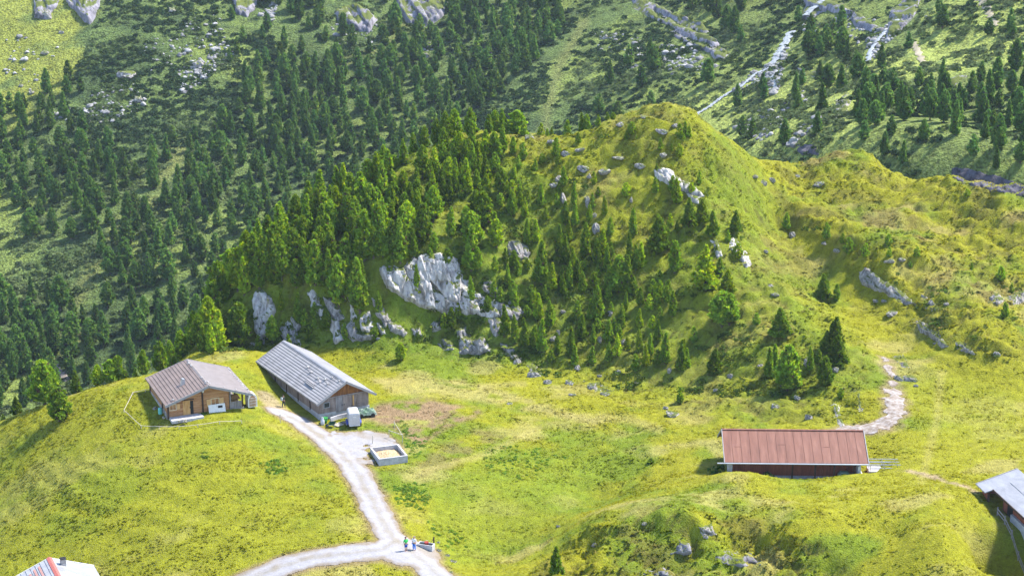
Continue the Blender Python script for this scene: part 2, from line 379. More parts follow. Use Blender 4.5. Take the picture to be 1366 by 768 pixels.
def rock_mat(name, c1, c2, c3, scale, vert=(1, 1, .3), moss=False):
    """pale stone with dark cracks and stains, stretched down the face"""
    m, nt, ns, L = node_mat(name)
    tc = N(nt, 'ShaderNodeTexCoord'); mp = N(nt, 'ShaderNodeMapping'); mp.inputs['Scale'].default_value = vert; L.new(tc.outputs['Object'], mp.inputs[0])
    n1 = N(nt, 'ShaderNodeTexNoise', ins={'Scale': scale, 'Detail': 8.0, 'Roughness': .7, 'Distortion': .6}); L.new(mp.outputs[0], n1.inputs['Vector'])
    n2 = N(nt, 'ShaderNodeTexNoise', ins={'Scale': scale * 3.1, 'Detail': 6.0, 'Roughness': .7}); L.new(mp.outputs[0], n2.inputs['Vector'])
    r = ramp(nt, [(.34, c3), (.47, c1), (.62, c2)]); L.new(n1.outputs[0], r.inputs[0])
    r2 = ramp(nt, [(.36, (.35, .33, .36)), (.5, (1, 1, 1))]); L.new(n2.outputs[0], r2.inputs[0])
    mx = N(nt, 'ShaderNodeMix', data_type='RGBA', blend_type='MULTIPLY'); mx.inputs[0].default_value = .75; L.new(r.outputs[0], mx.inputs[6]); L.new(r2.outputs[0], mx.inputs[7])
    out = mx.outputs[2]
    if moss:      # grass and moss on the ledges
        n3 = N(nt, 'ShaderNodeTexNoise', ins={'Scale': scale * .9, 'Detail': 5.0, 'Roughness': .6}); L.new(tc.outputs['Object'], n3.inputs['Vector'])
        ge = N(nt, 'ShaderNodeNewGeometry'); sx_ = N(nt, 'ShaderNodeSeparateXYZ'); L.new(ge.outputs['Normal'], sx_.inputs[0])
        m1 = N(nt, 'ShaderNodeMath', operation='MULTIPLY_ADD'); m1.inputs[1].default_value = .42; L.new(sx_.outputs[2], m1.inputs[0]); L.new(n3.outputs[0], m1.inputs[2])
        r3 = ramp(nt, [(.78, (0, 0, 0)), (.86, (1, 1, 1))]); L.new(m1.outputs[0], r3.inputs[0])
        mm = N(nt, 'ShaderNodeMix', data_type='RGBA'); L.new(r3.outputs[0], mm.inputs[0]); L.new(out, mm.inputs[6]); mm.inputs[7].default_value = (.085, .105, .018, 1); out = mm.outputs[2]
    ad = N(nt, 'ShaderNodeMath', operation='ADD'); L.new(n1.outputs[0], ad.inputs[0]); L.new(n2.outputs[0], ad.inputs[1])
    b = N(nt, 'ShaderNodeBump', ins={'Strength': .8, 'Distance': .25}); L.new(ad.outputs[0], b.inputs['Height'])
    p = N(nt, 'ShaderNodeBsdfPrincipled', ins={'Roughness': .9, 'Specular IOR Level': .2}); L.new(out, p.inputs['Base Color']); L.new(b.outputs[0], p.inputs['Normal'])
    o = N(nt, 'ShaderNodeOutputMaterial'); L.new(p.outputs[0], o.inputs[0])
    return m
M_GRASS = ground_mat('meadow_ground', 1.2, 5.5, .9, .22, .38, .95)
M_SLOPE = ground_mat('mountain_ground', .35, 1.4, .9, 1.0, .62)
M_TUFT = foliage_mat('grass_blades', .5, boost=(1.05, 1.05))
M_NEEDLE = foliage_mat('pine_needles', .42, True)
M_FOREST = foliage_mat('forest_needles', .40)
M_LEAF = foliage_mat('shrub_leaves', .30)
M_BARK = noisy_mat('bark', (.05, .035, .025), (.15, .115, .09), 4, (1, 1, .3), .95, .6, .04)
M_CLIFF = rock_mat('pale_cliff', (.39, .365, .35), (.56, .525, .50), (.10, .08, .055), .62, (1, 1, .20), True)
M_ROCK = rock_mat('grey_rock', (.27, .25, .24), (.42, .39, .37), (.075, .065, .055), 1.1, (1, 1, .6), True)
M_CRAG = rock_mat('mountain_crag', (.20, .19, .22), (.34, .32, .35), (.06, .06, .065), .22, (1, 1, .4), True)
M_BANK = rock_mat('dark_stream_bank', (.065, .060, .075), (.12, .112, .135), (.03, .028, .034), .5, (1, 1, .5))
M_PALE = rock_mat('pale_stone', (.45, .43, .43), (.55, .53, .52), (.3, .28, .27), 2, (1, 1, 1))
M_GRAVEL = noisy_mat('gravel', (.18, .155, .135), (.255, .245, .255), .7, rough=.95, bump=.4, dist=.08, c3=(.30, .295, .315), detail=8, lo=.3, hi=.6)
M_TRACK = noisy_mat('dirt_track', (.15, .11, .08), (.24, .20, .17), 1.6, rough=.95, bump=.5, dist=.06, c3=(.33, .31, .30), detail=8)

M_ROAD = ground_mat('gravel_road', 1.2, 5.0, .4, .06, .16)
# ------------------------------------------------------------------ ground sheets
def lerp(a, b, t): return a + (b - a) * t[..., None]
C_YEL = np.array((.200, .198, .012)); C_GRN = np.array((.125, .165, .012)); C_LUSH = np.array((.075, .140, .014)); C_STRAW = np.array((.30, .255, .085)); C_OLIVE = np.array((.095, .085, .020)); C_HEATH = np.array((.135, .085, .030)); C_DIRT = np.array((.20, .135, .085))
def region(poly, soft):
    d = edge_dist(PU, PV, poly); return np.where(in_poly(PU, PV, poly), smooth(0, soft, d), 0)
n_a = fbm(X / 14, Y / 12, 201, 4); n_b = fbm(X / 4.5, Y / 4, 211, 4); n_c = fbm(X / 2.2, Y / 2.0, 221, 3); n_d = fbm(X / 7, Y / 5, 231, 4); n_b2 = fbm(X / 5.5, Y / 4, 241, 4)
C = lerp(np.broadcast_to(C_YEL, X.shape + (3,)), C_GRN, smooth(-.12, .42, n_a + .5 * n_b))
C = lerp(C, C_STRAW, .55 * smooth(.12, .5, n_d))
lush = region([(300, 470), (300, 390), (420, 360), (500, 335), (620, 330), (720, 400), (740, 500), (640, 490), (520, 476), (420, 468)], 14)
C = lerp(C, C_LUSH, .75 * lush)
left_h = region([(-50, 800), (-50, 560), (190, 500), (330, 545), (420, 590), (500, 700), (440, 740), (300, 768)], 20)
C = lerp(C, np.array((.170, .180, .012)), .55 * left_h)
C = lerp(C, C_LUSH, .35 * region([(400, 640), (300, 600), (200, 560), (350, 550), (440, 600), (480, 680), (400, 720)], 30) * smooth(-.3, .2, n_b))
mid_m = region([(560, 768), (560, 650), (640, 590), (760, 590), (860, 620), (760, 690), (660, 768)], 25)
C = lerp(C, np.array((.140, .180, .014)), .6 * mid_m)
flat_r = region([(1190, 500), (1240, 480), (1366, 520), (1366, 600), (1220, 590)], 18)
C = lerp(C, np.array((.180, .192, .014)), .6 * flat_r)
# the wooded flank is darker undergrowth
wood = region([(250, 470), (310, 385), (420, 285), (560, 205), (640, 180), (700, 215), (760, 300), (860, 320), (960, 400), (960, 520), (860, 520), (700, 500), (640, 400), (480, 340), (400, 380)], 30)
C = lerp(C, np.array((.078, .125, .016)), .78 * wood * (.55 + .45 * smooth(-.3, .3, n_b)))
C = lerp(C, C_OLIVE, np.clip(.60 * (knoll * .8 + ridge * .8 + mound) * smooth(.12, .45, n_b2 + .4 * n_c), 0, 1))  # olive patches; on the mound they also put its shade into the colour
C = lerp(C, C_HEATH, np.clip(.60 * (knoll + .6 * ridge + .3 * mound) * smooth(.28, .58, n_d + .4 * n_c), 0, 1) * (1 - .8 * wood) * (1 - .9 * lush))
C = lerp(C, np.array((.150, .185, .014)), .40 * knoll)
# hollows between hummocks are darkened to olive brown
C = lerp(C, C_OLIVE, .75 * np.clip(hump - .25, 0, 1) * smooth(.12, .0, bill)); C = lerp(C, C_OLIVE, .35 * smooth(.05, .0, bill2) * np.clip(hump, 0, 1))
# dung heap spread by the barn, bare earth by the road
dung = region([(478, 560), (500, 535), (560, 525), (640, 540), (650, 555), (600, 575), (560, 600), (520, 575)], 10)
C = lerp(C, np.array((.215, .140, .085)), np.clip(dung * smooth(-.35, .15, n_c + .4 * n_b), 0, 1) * .9)
dung2 = region([(560, 600), (640, 560), (700, 580), (640, 620), (560, 650), (540, 620)], 18)
C = lerp(C, np.array((.155, .125, .045)), .7 * dung2 * smooth(-.2, .3, n_c))
C = lerp(C, C_STRAW, .7 * region([(480, 500), (620, 500), (820, 560), (840, 580), (640, 540), (520, 530)], 10) * smooth(-.4, .1, n_c))
C = lerp(C, C_STRAW, .6 * region([(940, 600), (800, 600), (1000, 575), (960, 620)], 8))
for pl, w, a in [([(500, 508), (560, 505), (640, 515), (700, 512)], 3, .5), ([(540, 640), (600, 620), (660, 600), (720, 570)], 4, .5), ([(880, 575), (840, 560), (800, 555)], 5, .5), ([(1230, 640), (1250, 560), (1255, 500)], 5, .35), ([(590, 560), (660, 690)], 0, 0)]:
    if w: C = lerp(C, C_STRAW, a * smooth(w * 2.0, 0, edge_dist(PU, PV, pl, False)))
C = lerp(C, C_DIRT, .75 * smooth(-.9, .1, rm) )
dmask = -edge_dist(X, Y, road_d, False) + 1.3 + .6 * n_c
C = lerp(C, np.array((.30, .23, .16)), .7 * smooth(-.5, .6, dmask))
pm = path_mask(X, Y)
C = lerp(C, np.array((.24, .17, .11)), .7 * smooth(-1.2, .2, pm))
ps = -edge_dist(X, Y, path_s, False) + .5 + .7 * n_c
C = lerp(C, np.array((.30, .22, .15)), .8 * smooth(-.5, .4, ps))
BARE_ROCK = smooth(.9, 1.5, np.hypot(*np.gradient(H, .4)))
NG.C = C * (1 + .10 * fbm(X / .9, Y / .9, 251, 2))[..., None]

def sheet(name, G, keep, mat):
    idx = np.arange(G.nx * G.ny).reshape(G.ny, G.nx)
    k = keep[:-1, :-1] & keep[1:, :-1] & keep[:-1, 1:] & keep[1:, 1:]
    F = np.stack([idx[:-1, :-1][k], idx[:-1, 1:][k], idx[1:, 1:][k], idx[1:, :-1][k]], -1)
    used = np.unique(F); remap = np.full(G.nx * G.ny, -1); remap[used] = np.arange(len(used))
    V = np.stack([G.X.ravel(), G.Y.ravel(), G.H.ravel()], -1)[used]
    me = np_mesh(name, V, remap[F], np.clip(G.C.reshape(-1, 3)[used], .004, .9), True, mat)
    return tag(link(name, me), kind='structure')
keep = (np.abs(X) < .36 * Y + 14) & (H > FG.sample(X, Y) - 4)
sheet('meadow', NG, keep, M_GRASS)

# far mountainside
QU, QV, QD = project(FX, FY, FG.H)
def fregion(poly, soft, U=None, V=None):
    U = QU if U is None else U; V = QV if V is None else V
    d = edge_dist(U, V, poly); return np.where(in_poly(U, V, poly), smooth(0, soft, d), 0)
f_a = fbm(FX / 30, FY / 30, 301, 4); f_b = fbm(FX / 9, FY / 9, 311, 4)
G_LIGHT = np.array((.150, .190, .042)); G_MID = np.array((.085, .122, .034)); G_DARK = np.array((.042, .068, .024)); G_YEL = np.array((.185, .205, .036))
BRIGHT_L = [(-60, -60), (135, -60), (120, 70), (90, 130), (10, 180), (-60, 190)]
BRIGHT_R = [(880, 130), (960, 110), (1060, 100), (1110, 40), (1180, 60), (1300, -40), (1420, -60), (1420, 60), (1340, 100), (1220, 110), (1130, 190), (1060, 230), (960, 190)]
C = lerp(np.broadcast_to(G_MID, FX.shape + (3,)), G_LIGHT, smooth(-.15, .4, f_a + .3 * f_b))
C = lerp(C, G_DARK, .8 * smooth(0, .4, f_b - .3 * f_a))
WU = QU + 26 * fbm(FX / 14, FY / 14, 321, 4); WV = QV + 16 * fbm(FX / 14, FY / 14, 323, 4)
C = lerp(C, G_YEL, .95 * fregion(BRIGHT_L, 16, WU, WV) * smooth(-.5, .0, f_b + .2))
C = lerp(C, np.array((.165, .205, .05)), .6 * smooth(850, 960, QU) * smooth(-.5, .1, f_b + .1))
C = lerp(C, np.array((.25, .29, .065)), .9 * fregion(BRIGHT_R, 14, WU, WV) * smooth(-.5, -.05, f_b + .15))
for pl, w in [([(780, 30), (745, 90), (735, 130), (722, 190)], 7), ([(560, 10), (520, 60), (440, 90)], 6), ([(240, 200), (210, 240)], 14), ([(130, 420), (110, 450), (85, 470)], 8), ([(360, 250), (345, 262)], 6), ([(100, 400), (160, 300), (210, 270)], 12)]:
    C = lerp(C, np.array((.135, .15, .045)), .8 * smooth(w * 1.5, w * .3, edge_dist(QU, QV, pl, False)))
FG.C = C
sheet('mountainside', FG, (np.abs(FX) < .5 * FY + 60), M_SLOPE)

def road_cols(x, y, m):
    d = np.minimum(edge_dist(x, y, road_a, False), edge_dist(x, y, road_b, False)); nn = fbm(x / .9, y / .9, 261, 3); n2 = fbm(x / 2.6, y / 2.6, 262, 3)
    c = lerp(np.broadcast_to(np.array((.245, .237, .247)), x.shape + (3,)), np.array((.215, .19, .165)), smooth(-.1, .5, n2))
    rut = np.exp(-((d - .85) / .32) ** 2); c = lerp(c, np.array((.29, .282, .297)), .6 * rut)
    c = lerp(c, np.array((.20, .175, .12)), .38 * smooth(.42, .1, d + .3 * nn) )
    c = lerp(c, np.array((.185, .145, .10)), .8 * smooth(.75, .05, m + .5 * nn))
    return c
# ------------------------------------------------------------------ gravel road, tracks: fine sheets a few cm above the ground
def mask_sheet(name, box, d, fn, mat, lift, col=None):
    g = Grid(*box, d); m = fn(g.X, g.Y)
    g.H = NG.sample(g.X, g.Y) + lift - .06 * smooth(.25, 0, m); g.C = col(g.X, g.Y, m) if col else np.ones(g.X.shape + (3,)) * .5
    return sheet(name, g, m > 0, mat)
xs = [p[0] for p in road_a + road_b + road_c]; ys = [p[1] for p in road_a + road_b + road_c]
mask_sheet('gravel_road', (min(xs) - 4, max(xs) + 4, max(min(ys) - 4, 141), max(ys) + 4), .14, road_mask, M_ROAD, .07, road_cols)
xs = [p[0] for p in path_r]; ys = [p[1] for p in path_r]
mask_sheet('stony_path', (min(xs) - 3, max(xs) + 3, min(ys) - 2, max(ys) + 2), .15, path_mask, M_TRACK, .07)
# ------------------------------------------------------------------ grass tufts on the near ground (uncountable)
KEEP_OUT = []          # (world polygon) footprints where no grass or trees grow, filled by the buildings' anchors
def footprint(pix, z):
    KEEP_OUT.append([at_Z(u, v, z)[:2] for u, v in pix])
footprint([(219, 560), (338, 545), (304, 507), (190, 520)], 5)
footprint([(424, 560), (500, 543), (400, 475), (352, 500)], 2.9)
footprint([(967, 640), (1155, 640), (1150, 605), (960, 605)], 4.2)
footprint([(498, 616), (543, 612), (530, 598), (496, 600)], 1.6)
def grass(n):
    x = rng.uniform(-85, 115, n); y = rng.uniform(148, 285, n)
    p = np.where(y < 215, 1.0, .62); ok = (np.abs(x) < .335 * y + 6) & (rng.random(n) < p)
    x, y = x[ok], y[ok]; z = NG.sample(x, y)
    ok = (z > FG.sample(x, y)) & (road_mask(x, y) < -.12 + .25 * rng.random(len(x))) & (path_mask(x, y) < -.05) & (z > -20)
    for k in KEEP_OUT: ok &= ~in_poly(x, y, k)
    c = np.stack([NG.sample(x, y, NG.C[..., i]) for i in range(3)], -1)
    bare = (c[:, 0] > 1.25 * c[:, 1]) & (rng.random(len(x)) < .6)
    ok &= ~bare
    cl = fbm(x / 2.6, y / 1.7, 451, 3) + .5 * fbm(x / 9, y / 7, 455, 2); hm0 = NG.sample(x, y, hump); ok &= rng.random(len(x)) < .10 + .75 * smooth(.0, .30, cl + .10 * hm0)
    x, y, z, c = x[ok], y[ok], z[ok], c[ok]; m = len(x); B = 5
    hm = NG.sample(x, y, hump)
    size = (.06 + .065 * rng.random(m) ** 2) * (1 + .8 * hm * rng.random(m)); size *= np.where(y > 215, 1.15, 1.0)
    ang = rng.uniform(0, 2 * np.pi, (m, B)) ; lean = rng.uniform(1.0, 2.6, (m, B)); hh = size[:, None] * rng.uniform(.6, 1.25, (m, B))
    wd = .09 * rng.uniform(.7, 1.5, (m, B)) * (1 + size[:, None])
    dx, dy = np.cos(ang), np.sin(ang); bx = x[:, None] + dx * .05; by = y[:, None] + dy * .05
    tip = np.stack([bx + dx * hh * lean, by + dy * hh * lean, z[:, None] + hh], -1)
    a = np.stack([bx - dy * wd, by + dx * wd, np.broadcast_to(z[:, None] - .05, bx.shape)], -1); b = np.stack([bx + dy * wd, by - dx * wd, np.broadcast_to(z[:, None] - .05, bx.shape)], -1)
    V = np.stack([a, b, tip], 2).reshape(-1, 3); F = np.arange(len(V)).reshape(-1, 3)
    tone = rng.uniform(.90, 1.10, m)[:, None] * (1 + .05 * rng.standard_normal((m, 1)))
    cc = c * tone * 1.04; straw = rng.random(m) < .05; cc[straw] = cc[straw] * .5 + np.array(C_STRAW) * .5
    cols = np.repeat(cc, B * 3, 0); cols[2::3] *= 1.08
    nr = np.zeros_like(V); nr[:, 2] = 1; nr[:, :2] = np.repeat(np.stack([dx, dy], -1).reshape(-1, 2), 3, 0) * .45; nr += .12 * rng.standard_normal(nr.shape); nr /= np.linalg.norm(nr, axis=-1, keepdims=True)
    return np_mesh('grass', V, F, np.clip(cols, .004, .9), True, M_TUFT, nr)
tag(link('grass', grass(NGRASS)), 'short yellow green alpine grass covering the meadows', None, kind='stuff')

# ------------------------------------------------------------------ rock
def rock_face(pixpoly, label, bulge=1.0, mat=None, step=1.6, name='rock_face', rel=1.0, sc=1.0, cat='rock face', group=None, striate=1.0):
    """a body of bare rock standing out of the slope, outline given where it meets the turf"""
    P = np.array(pixpoly, float); u0, v0 = P.min(0) - 3; u1, v1 = P.max(0) + 3
    uu, vv = np.meshgrid(np.arange(u0, u1 + step, step), np.arange(v0, v1 + step, step))
    jag = 3.0 * fbm(uu / 7, vv / 9, 401, 4)
    ins = in_poly(uu, vv, pixpoly); d = edge_dist(uu, vv, pixpoly); sd_ = np.where(ins, d, -d) + jag
    x, y, z, t = [a.reshape(uu.shape) for a in hit(uu.ravel(), vv.ravel())]
    pm_ = t / FPX                                            # metres per pixel here
    q = np.stack([x, y, z], -1)
    n = np.cross(np.gradient(q, axis=1), -np.gradient(q, axis=0)); n /= np.linalg.norm(n, axis=-1, keepdims=True) + 1e-9
    n[n[..., 1] > 0] *= -1
    n = n * .4 + np.array((0, -.75, .35)); n /= np.linalg.norm(n, axis=-1, keepdims=True)
    s = sc
    al = uu * pm_ / s; up = z / s
    def blocks(cw, ch, seed):
        X_ = al / cw + .25 * up / cw + .35 * fbm(al / cw * .7, up / ch * .7, seed + 5, 2); Y_ = up / ch
        ix, iy = np.floor(X_), np.floor(Y_); best = np.full(X_.shape, 1e9); sec = np.full(X_.shape, 1e9); val = np.zeros(X_.shape)
        for ox in (-1, 0, 1):
            for oy in (-1, 0, 1):
                cx_, cy2 = ix + ox, iy + oy; jx = cx_ + .1 + .8 * _hash(cx_, cy2, seed); jy = cy2 + .1 + .8 * _hash(cx_, cy2, seed + 1)
                dx, dy = X_ - jx, Y_ - jy; dd_ = dx * dx + dy * dy
                v_ = (_hash(cx_, cy2, seed + 2) - .5) + (_hash(cx_, cy2, seed + 3) - .5) * dx * 1.5 + (_hash(cx_, cy2, seed + 4) - .35) * -dy * 1.3
                m_ = dd_ < best; sec = np.where(m_, best, np.minimum(sec, dd_)); val = np.where(m_, v_, val); best = np.minimum(best, dd_)
        return val - .35 * smooth(.10, 0, np.sqrt(sec) - np.sqrt(best))
    th = smooth(-1.0, 5.0, sd_) * bulge * (.62 + .46 * striate * blocks(1.5, 5.5, 411) + .24 * blocks(.6, 1.3, 421) + .25 * fbm(al / 3, up / 3, 431, 2)) * s
    th -= .5 * s * smooth(1.0, -2.5, sd_)
    q = q + n * th[..., None]
    keep_ = sd_ > -2.6
    ny_, nx_ = uu.shape; idx = np.arange(ny_ * nx_).reshape(ny_, nx_)
    k = keep_[:-1, :-1] & keep_[1:, :-1] & keep_[:-1, 1:] & keep_[1:, 1:]
    # never bridge a jump in depth
    far_ = np.abs(np.diff(t, axis=0))[:, :-1] > 9 * s; k &= ~far_
    F = np.stack([idx[:-1, :-1][k], idx[1:, :-1][k], idx[1:, 1:][k], idx[:-1, 1:][k]], -1)
    if len(F) == 0: return None
    used = np.unique(F); rm_ = np.full(ny_ * nx_, -1); rm_[used] = np.arange(len(used))
    org = q.reshape(-1, 3)[used].mean(0)
    me = np_mesh(name, q.reshape(-1, 3)[used] - org, rm_[F], None, False, mat or M_CLIFF)
    o = link(name, me); o.location = org
    return tag(o, label, cat, group)

def rock_mesh(seed, sub=3):
    bm = bmesh.new(); bmesh.ops.create_icosphere(bm, subdivisions=sub, radius=1)
    r = random.Random(seed); pl = [(Vector((r.gauss(0, 1), r.gauss(0, 1), r.gauss(.2, 1))).normalized(), r.uniform(.55, .9)) for _ in range(11)]
    for v in bm.verts:
        p = v.co.copy()
        for n, d in pl:
            e = p.dot(n) - d
            if e > 0: p -= n * e * .92
        q = p * 1.0; k = 1 + .10 * math.sin(q.x * 5 + seed) * math.sin(q.y * 6 + 1.3 * seed) + .06 * math.sin(q.z * 11 + q.x * 7)
        v.co = p * k
    me = bpy.data.meshes.new('boulder'); bm.to_mesh(me); bm.free(); me.materials.append(M_ROCK); return me
ROCKS = [rock_mesh(s) for s in range(9)]
def boulder(u, v, w, h, label, group=None, name='boulder'):
    """w x h pixels, centre of its visible body at (u, v)"""
    p, t = hit1(u, v + h * .35); m = t / FPX; i = random.randrange(len(ROCKS))
    o = link(name, ROCKS[i]); o.location = (p.x, p.y, p.z + .03 * h * m)
    o.scale = (w * m * .56, max(w, h) * m * .5, h * m * .55); o.rotation_euler = (random.uniform(-.2, .2), random.uniform(-.25, .25), random.uniform(-.5, .5))
    return tag(o, label, 'boulder', group)

M_CLF2 = M_CLIFF
rock_face([(505, 355), (520, 350), (535, 358), (548, 345), (560, 338), (595, 336), (610, 345), (618, 372), (632, 385), (650, 395), (668, 405), (665, 420), (640, 420), (600, 418), (570, 413), (545, 403), (520, 386), (508, 372)], 'broad pale streaked cliff, the largest bare rock wall on the wooded knoll', 1.3, step=.9)
rock_face([(337, 392), (348, 384), (362, 395), (369, 415), (361, 440), (352, 460), (342, 450), (336, 420)], 'tall pale rock pillar among pines behind the grey barn roof', 1.4, step=1.1)
rock_face([(409, 390), (418, 383), (432, 410), (443, 432), (431, 434), (417, 412)], 'narrow pale rock rib slanting down right of the dark bush', .9, step=1.1)
rock_face([(439, 422), (453, 428), (459, 455), (447, 459), (441, 440)], 'small pale rock tongue standing at the foot of the cliffs above the barn', .9, step=1.1)
rock_face([(461, 392), (470, 393), (477, 425), (469, 426)], 'thin pale rock strip between two tall pines', .8, step=1.1)
rock_face([(479, 425), (494, 410), (499, 436), (491, 444), (479, 443)], 'small pale rock wall with pointed top left of the green bank', .9, step=1.1)
rock_face([(373, 440), (385, 425), (398, 445), (402, 462), (378, 462)], 'dark grey rock face just behind the ridge of the grey barn', .9, M_ROCK, 1.1)
rock_face([(500, 430), (506, 428), (516, 446), (509, 446)], 'small slanting rock rib on the green bank below the broad cliff', .7, step=1.1)
rock_face([(582, 458), (594, 449), (606, 457), (605, 466), (588, 467)], 'grey rock knob at the meadow edge, left of a pair of crags', .9, M_ROCK, 1.1)
rock_face([(609, 440), (622, 436), (630, 455), (646, 448), (656, 470), (640, 474), (612, 472)], 'broken grey crag with two teeth at the meadow edge', 1.2, M_ROCK, 1.1)
rock_face([(613, 372), (632, 370), (635, 398), (621, 396)], 'upright grey rock step at the right end of the broad cliff', .9, step=1.1)
rock_face([(628, 402), (660, 398), (672, 425), (652, 424), (632, 420)], 'grey broken rock band running down right of the broad cliff', 1.0, step=1.1)
rock_face([(651, 425), (668, 420), (674, 440), (662, 450), (655, 440)], 'knobbly rock band below the broken rock band beside a slim pine', .8, M_ROCK, 1.1)
rock_face([(676, 320), (690, 316), (709, 336), (705, 348), (680, 348)], 'dark purple grey outcrop alone among pines, up right of the broad cliff', 1.0, M_ROCK, 1.1)
rock_face([(971, 316), (980, 311), (991, 330), (1004, 352), (995, 357), (984, 342), (975, 334)], 'long white rock rib on the grassy shoulder, the lower one', .7, step=1.0)
rock_face([(948, 320), (956, 318), (963, 341), (957, 343)], 'short white rock rib above the pale green larch', .5, step=1.0)
rock_face([(872, 226), (890, 222), (906, 236), (926, 246), (940, 262), (934, 266), (915, 256), (893, 250), (876, 238)], 'white rock band across the bright turf below the top of the knoll', .9, step=1.0)
rock_face([(917, 258), (930, 262), (935, 274), (924, 271)], 'white rock slab just below the white rock band', .6, step=1.0)
rock_face([(1144, 362), (1158, 357), (1178, 372), (1195, 380), (1214, 398), (1222, 405), (1210, 408), (1190, 396), (1165, 388), (1150, 380)], 'long broken purple grey outcrop on the far bank of the grassy gully', .9, M_ROCK, 1.0)
rock_face([(1220, 426), (1232, 430), (1252, 444), (1265, 462), (1256, 464), (1240, 450), (1226, 440)], 'low grey rock band at the foot of the right ridge', .7, M_ROCK, 1.0)
rock_face([(1192, 475), (1204, 472), (1213, 490), (1202, 490)], 'pale rock slab at the top of the stony path', .5, M_ROCK, 1.0)
rock_face([(1315, 396), (1330, 390), (1342, 400), (1330, 408)], 'grey outcrop near the right end of the ridge', .7, M_ROCK, 1.0)
rock_face([(1112, 540), (1119, 537), (1124, 556), (1130, 572), (1122, 573), (1115, 558)], 'white stony streak on the bank behind the red roof', .4, step=1.0)
rock_face([(1142, 522), (1148, 524), (1150, 548), (1145, 545)], 'thin white stony streak beside the path', .4, step=1.0)
rock_face([(895, 738), (908, 722), (922, 724), (925, 738), (912, 742)], 'jutting grey rock with pointed top on the shady face of the near mound', .7, M_CRAG, 1.0)
rock_face([(955, 742), (975, 736), (1000, 740), (1015, 752), (990, 756), (965, 752)], 'dark flat rock ledge low on the near mound', .6, M_CRAG, 1.2)
rock_face([(860, 764), (885, 757), (900, 770), (870, 774)], 'dark rock ledge at the lower picture edge on the near mound', .6, M_CRAG, 1.2)

for pl, lb in [([(428, 392), (444, 398), (459, 424), (451, 432), (437, 416)], 'pale slanting rock rib under tall pines, between two thinner ribs'), ([(453, 432), (470, 428), (484, 444), (500, 444), (499, 453), (470, 457)], 'long low pale rock band at the top of the green bank'), ([(494, 396), (508, 404), (522, 428), (514, 436), (501, 418)], 'pale rock flank just below the left end of the broad cliff'), ([(650, 396), (672, 402), (701, 417), (690, 430), (668, 424)], 'pale rock ledge running right from the broad cliff'), ([(386, 424), (394, 418), (402, 436), (396, 446)], 'small grey rock patch in the shade right of the dark grey face'), ([(466, 430), (474, 428), (478, 446), (470, 450)], 'small pale rock rib low on the slope, left of the pointed wall'), ([(515, 428), (532, 432), (545, 444), (538, 450), (522, 442)], 'broken line of pale stones on the green bank'), ([(548, 438), (560, 436), (566, 450), (552, 452)], 'dark grey rock step on the green bank'), ([(572, 432), (588, 428), (590, 440), (576, 444)], 'brownish rock niche under the broad cliff'),
               ([(640, 384), (650, 372), (664, 380), (668, 396), (652, 396)], 'pale rock ledges right of the upright grey step'), ([(676, 398), (690, 404), (700, 416), (692, 422), (680, 412)], 'pale scattered ledge among young pines'), ([(664, 455), (676, 458), (690, 470), (698, 482), (686, 484), (672, 470)], 'pale crumbling rock edge where slim pines meet the meadow'), ([(596, 348), (606, 346), (612, 356), (600, 360)], 'grey rock nose on top of the broad cliff'), ([(445, 380), (452, 378), (460, 398), (452, 402)], 'dark rock cleft between tall pines left of the broad cliff'), ([(700, 484), (716, 488), (728, 502), (712, 504)], 'pale jagged rock lip at the meadow edge'), ([(778, 506), (800, 510), (818, 522), (796, 522)], 'broken pale rock row at the foot of the open slope'),
               ([(1076, 474), (1084, 480), (1080, 492), (1070, 486)], 'pinkish rock scar beside the tall pine clump'), ([(1228, 392), (1244, 398), (1252, 414), (1238, 410)], 'small dark rock step under scrub on the right ridge'), ([(1270, 452), (1290, 458), (1300, 472), (1282, 470)], 'grey rock lip low on the right ridge'), ([(1340, 396), (1366, 386), (1376, 398), (1352, 408)], 'pale rock at the far right of the ridge'), ([(930, 702), (950, 698), (956, 712), (938, 716)], 'dark rock step above the jutting rock on the near mound')]:
    rock_face(pl, lb, .8, M_ROCK, 1.0)
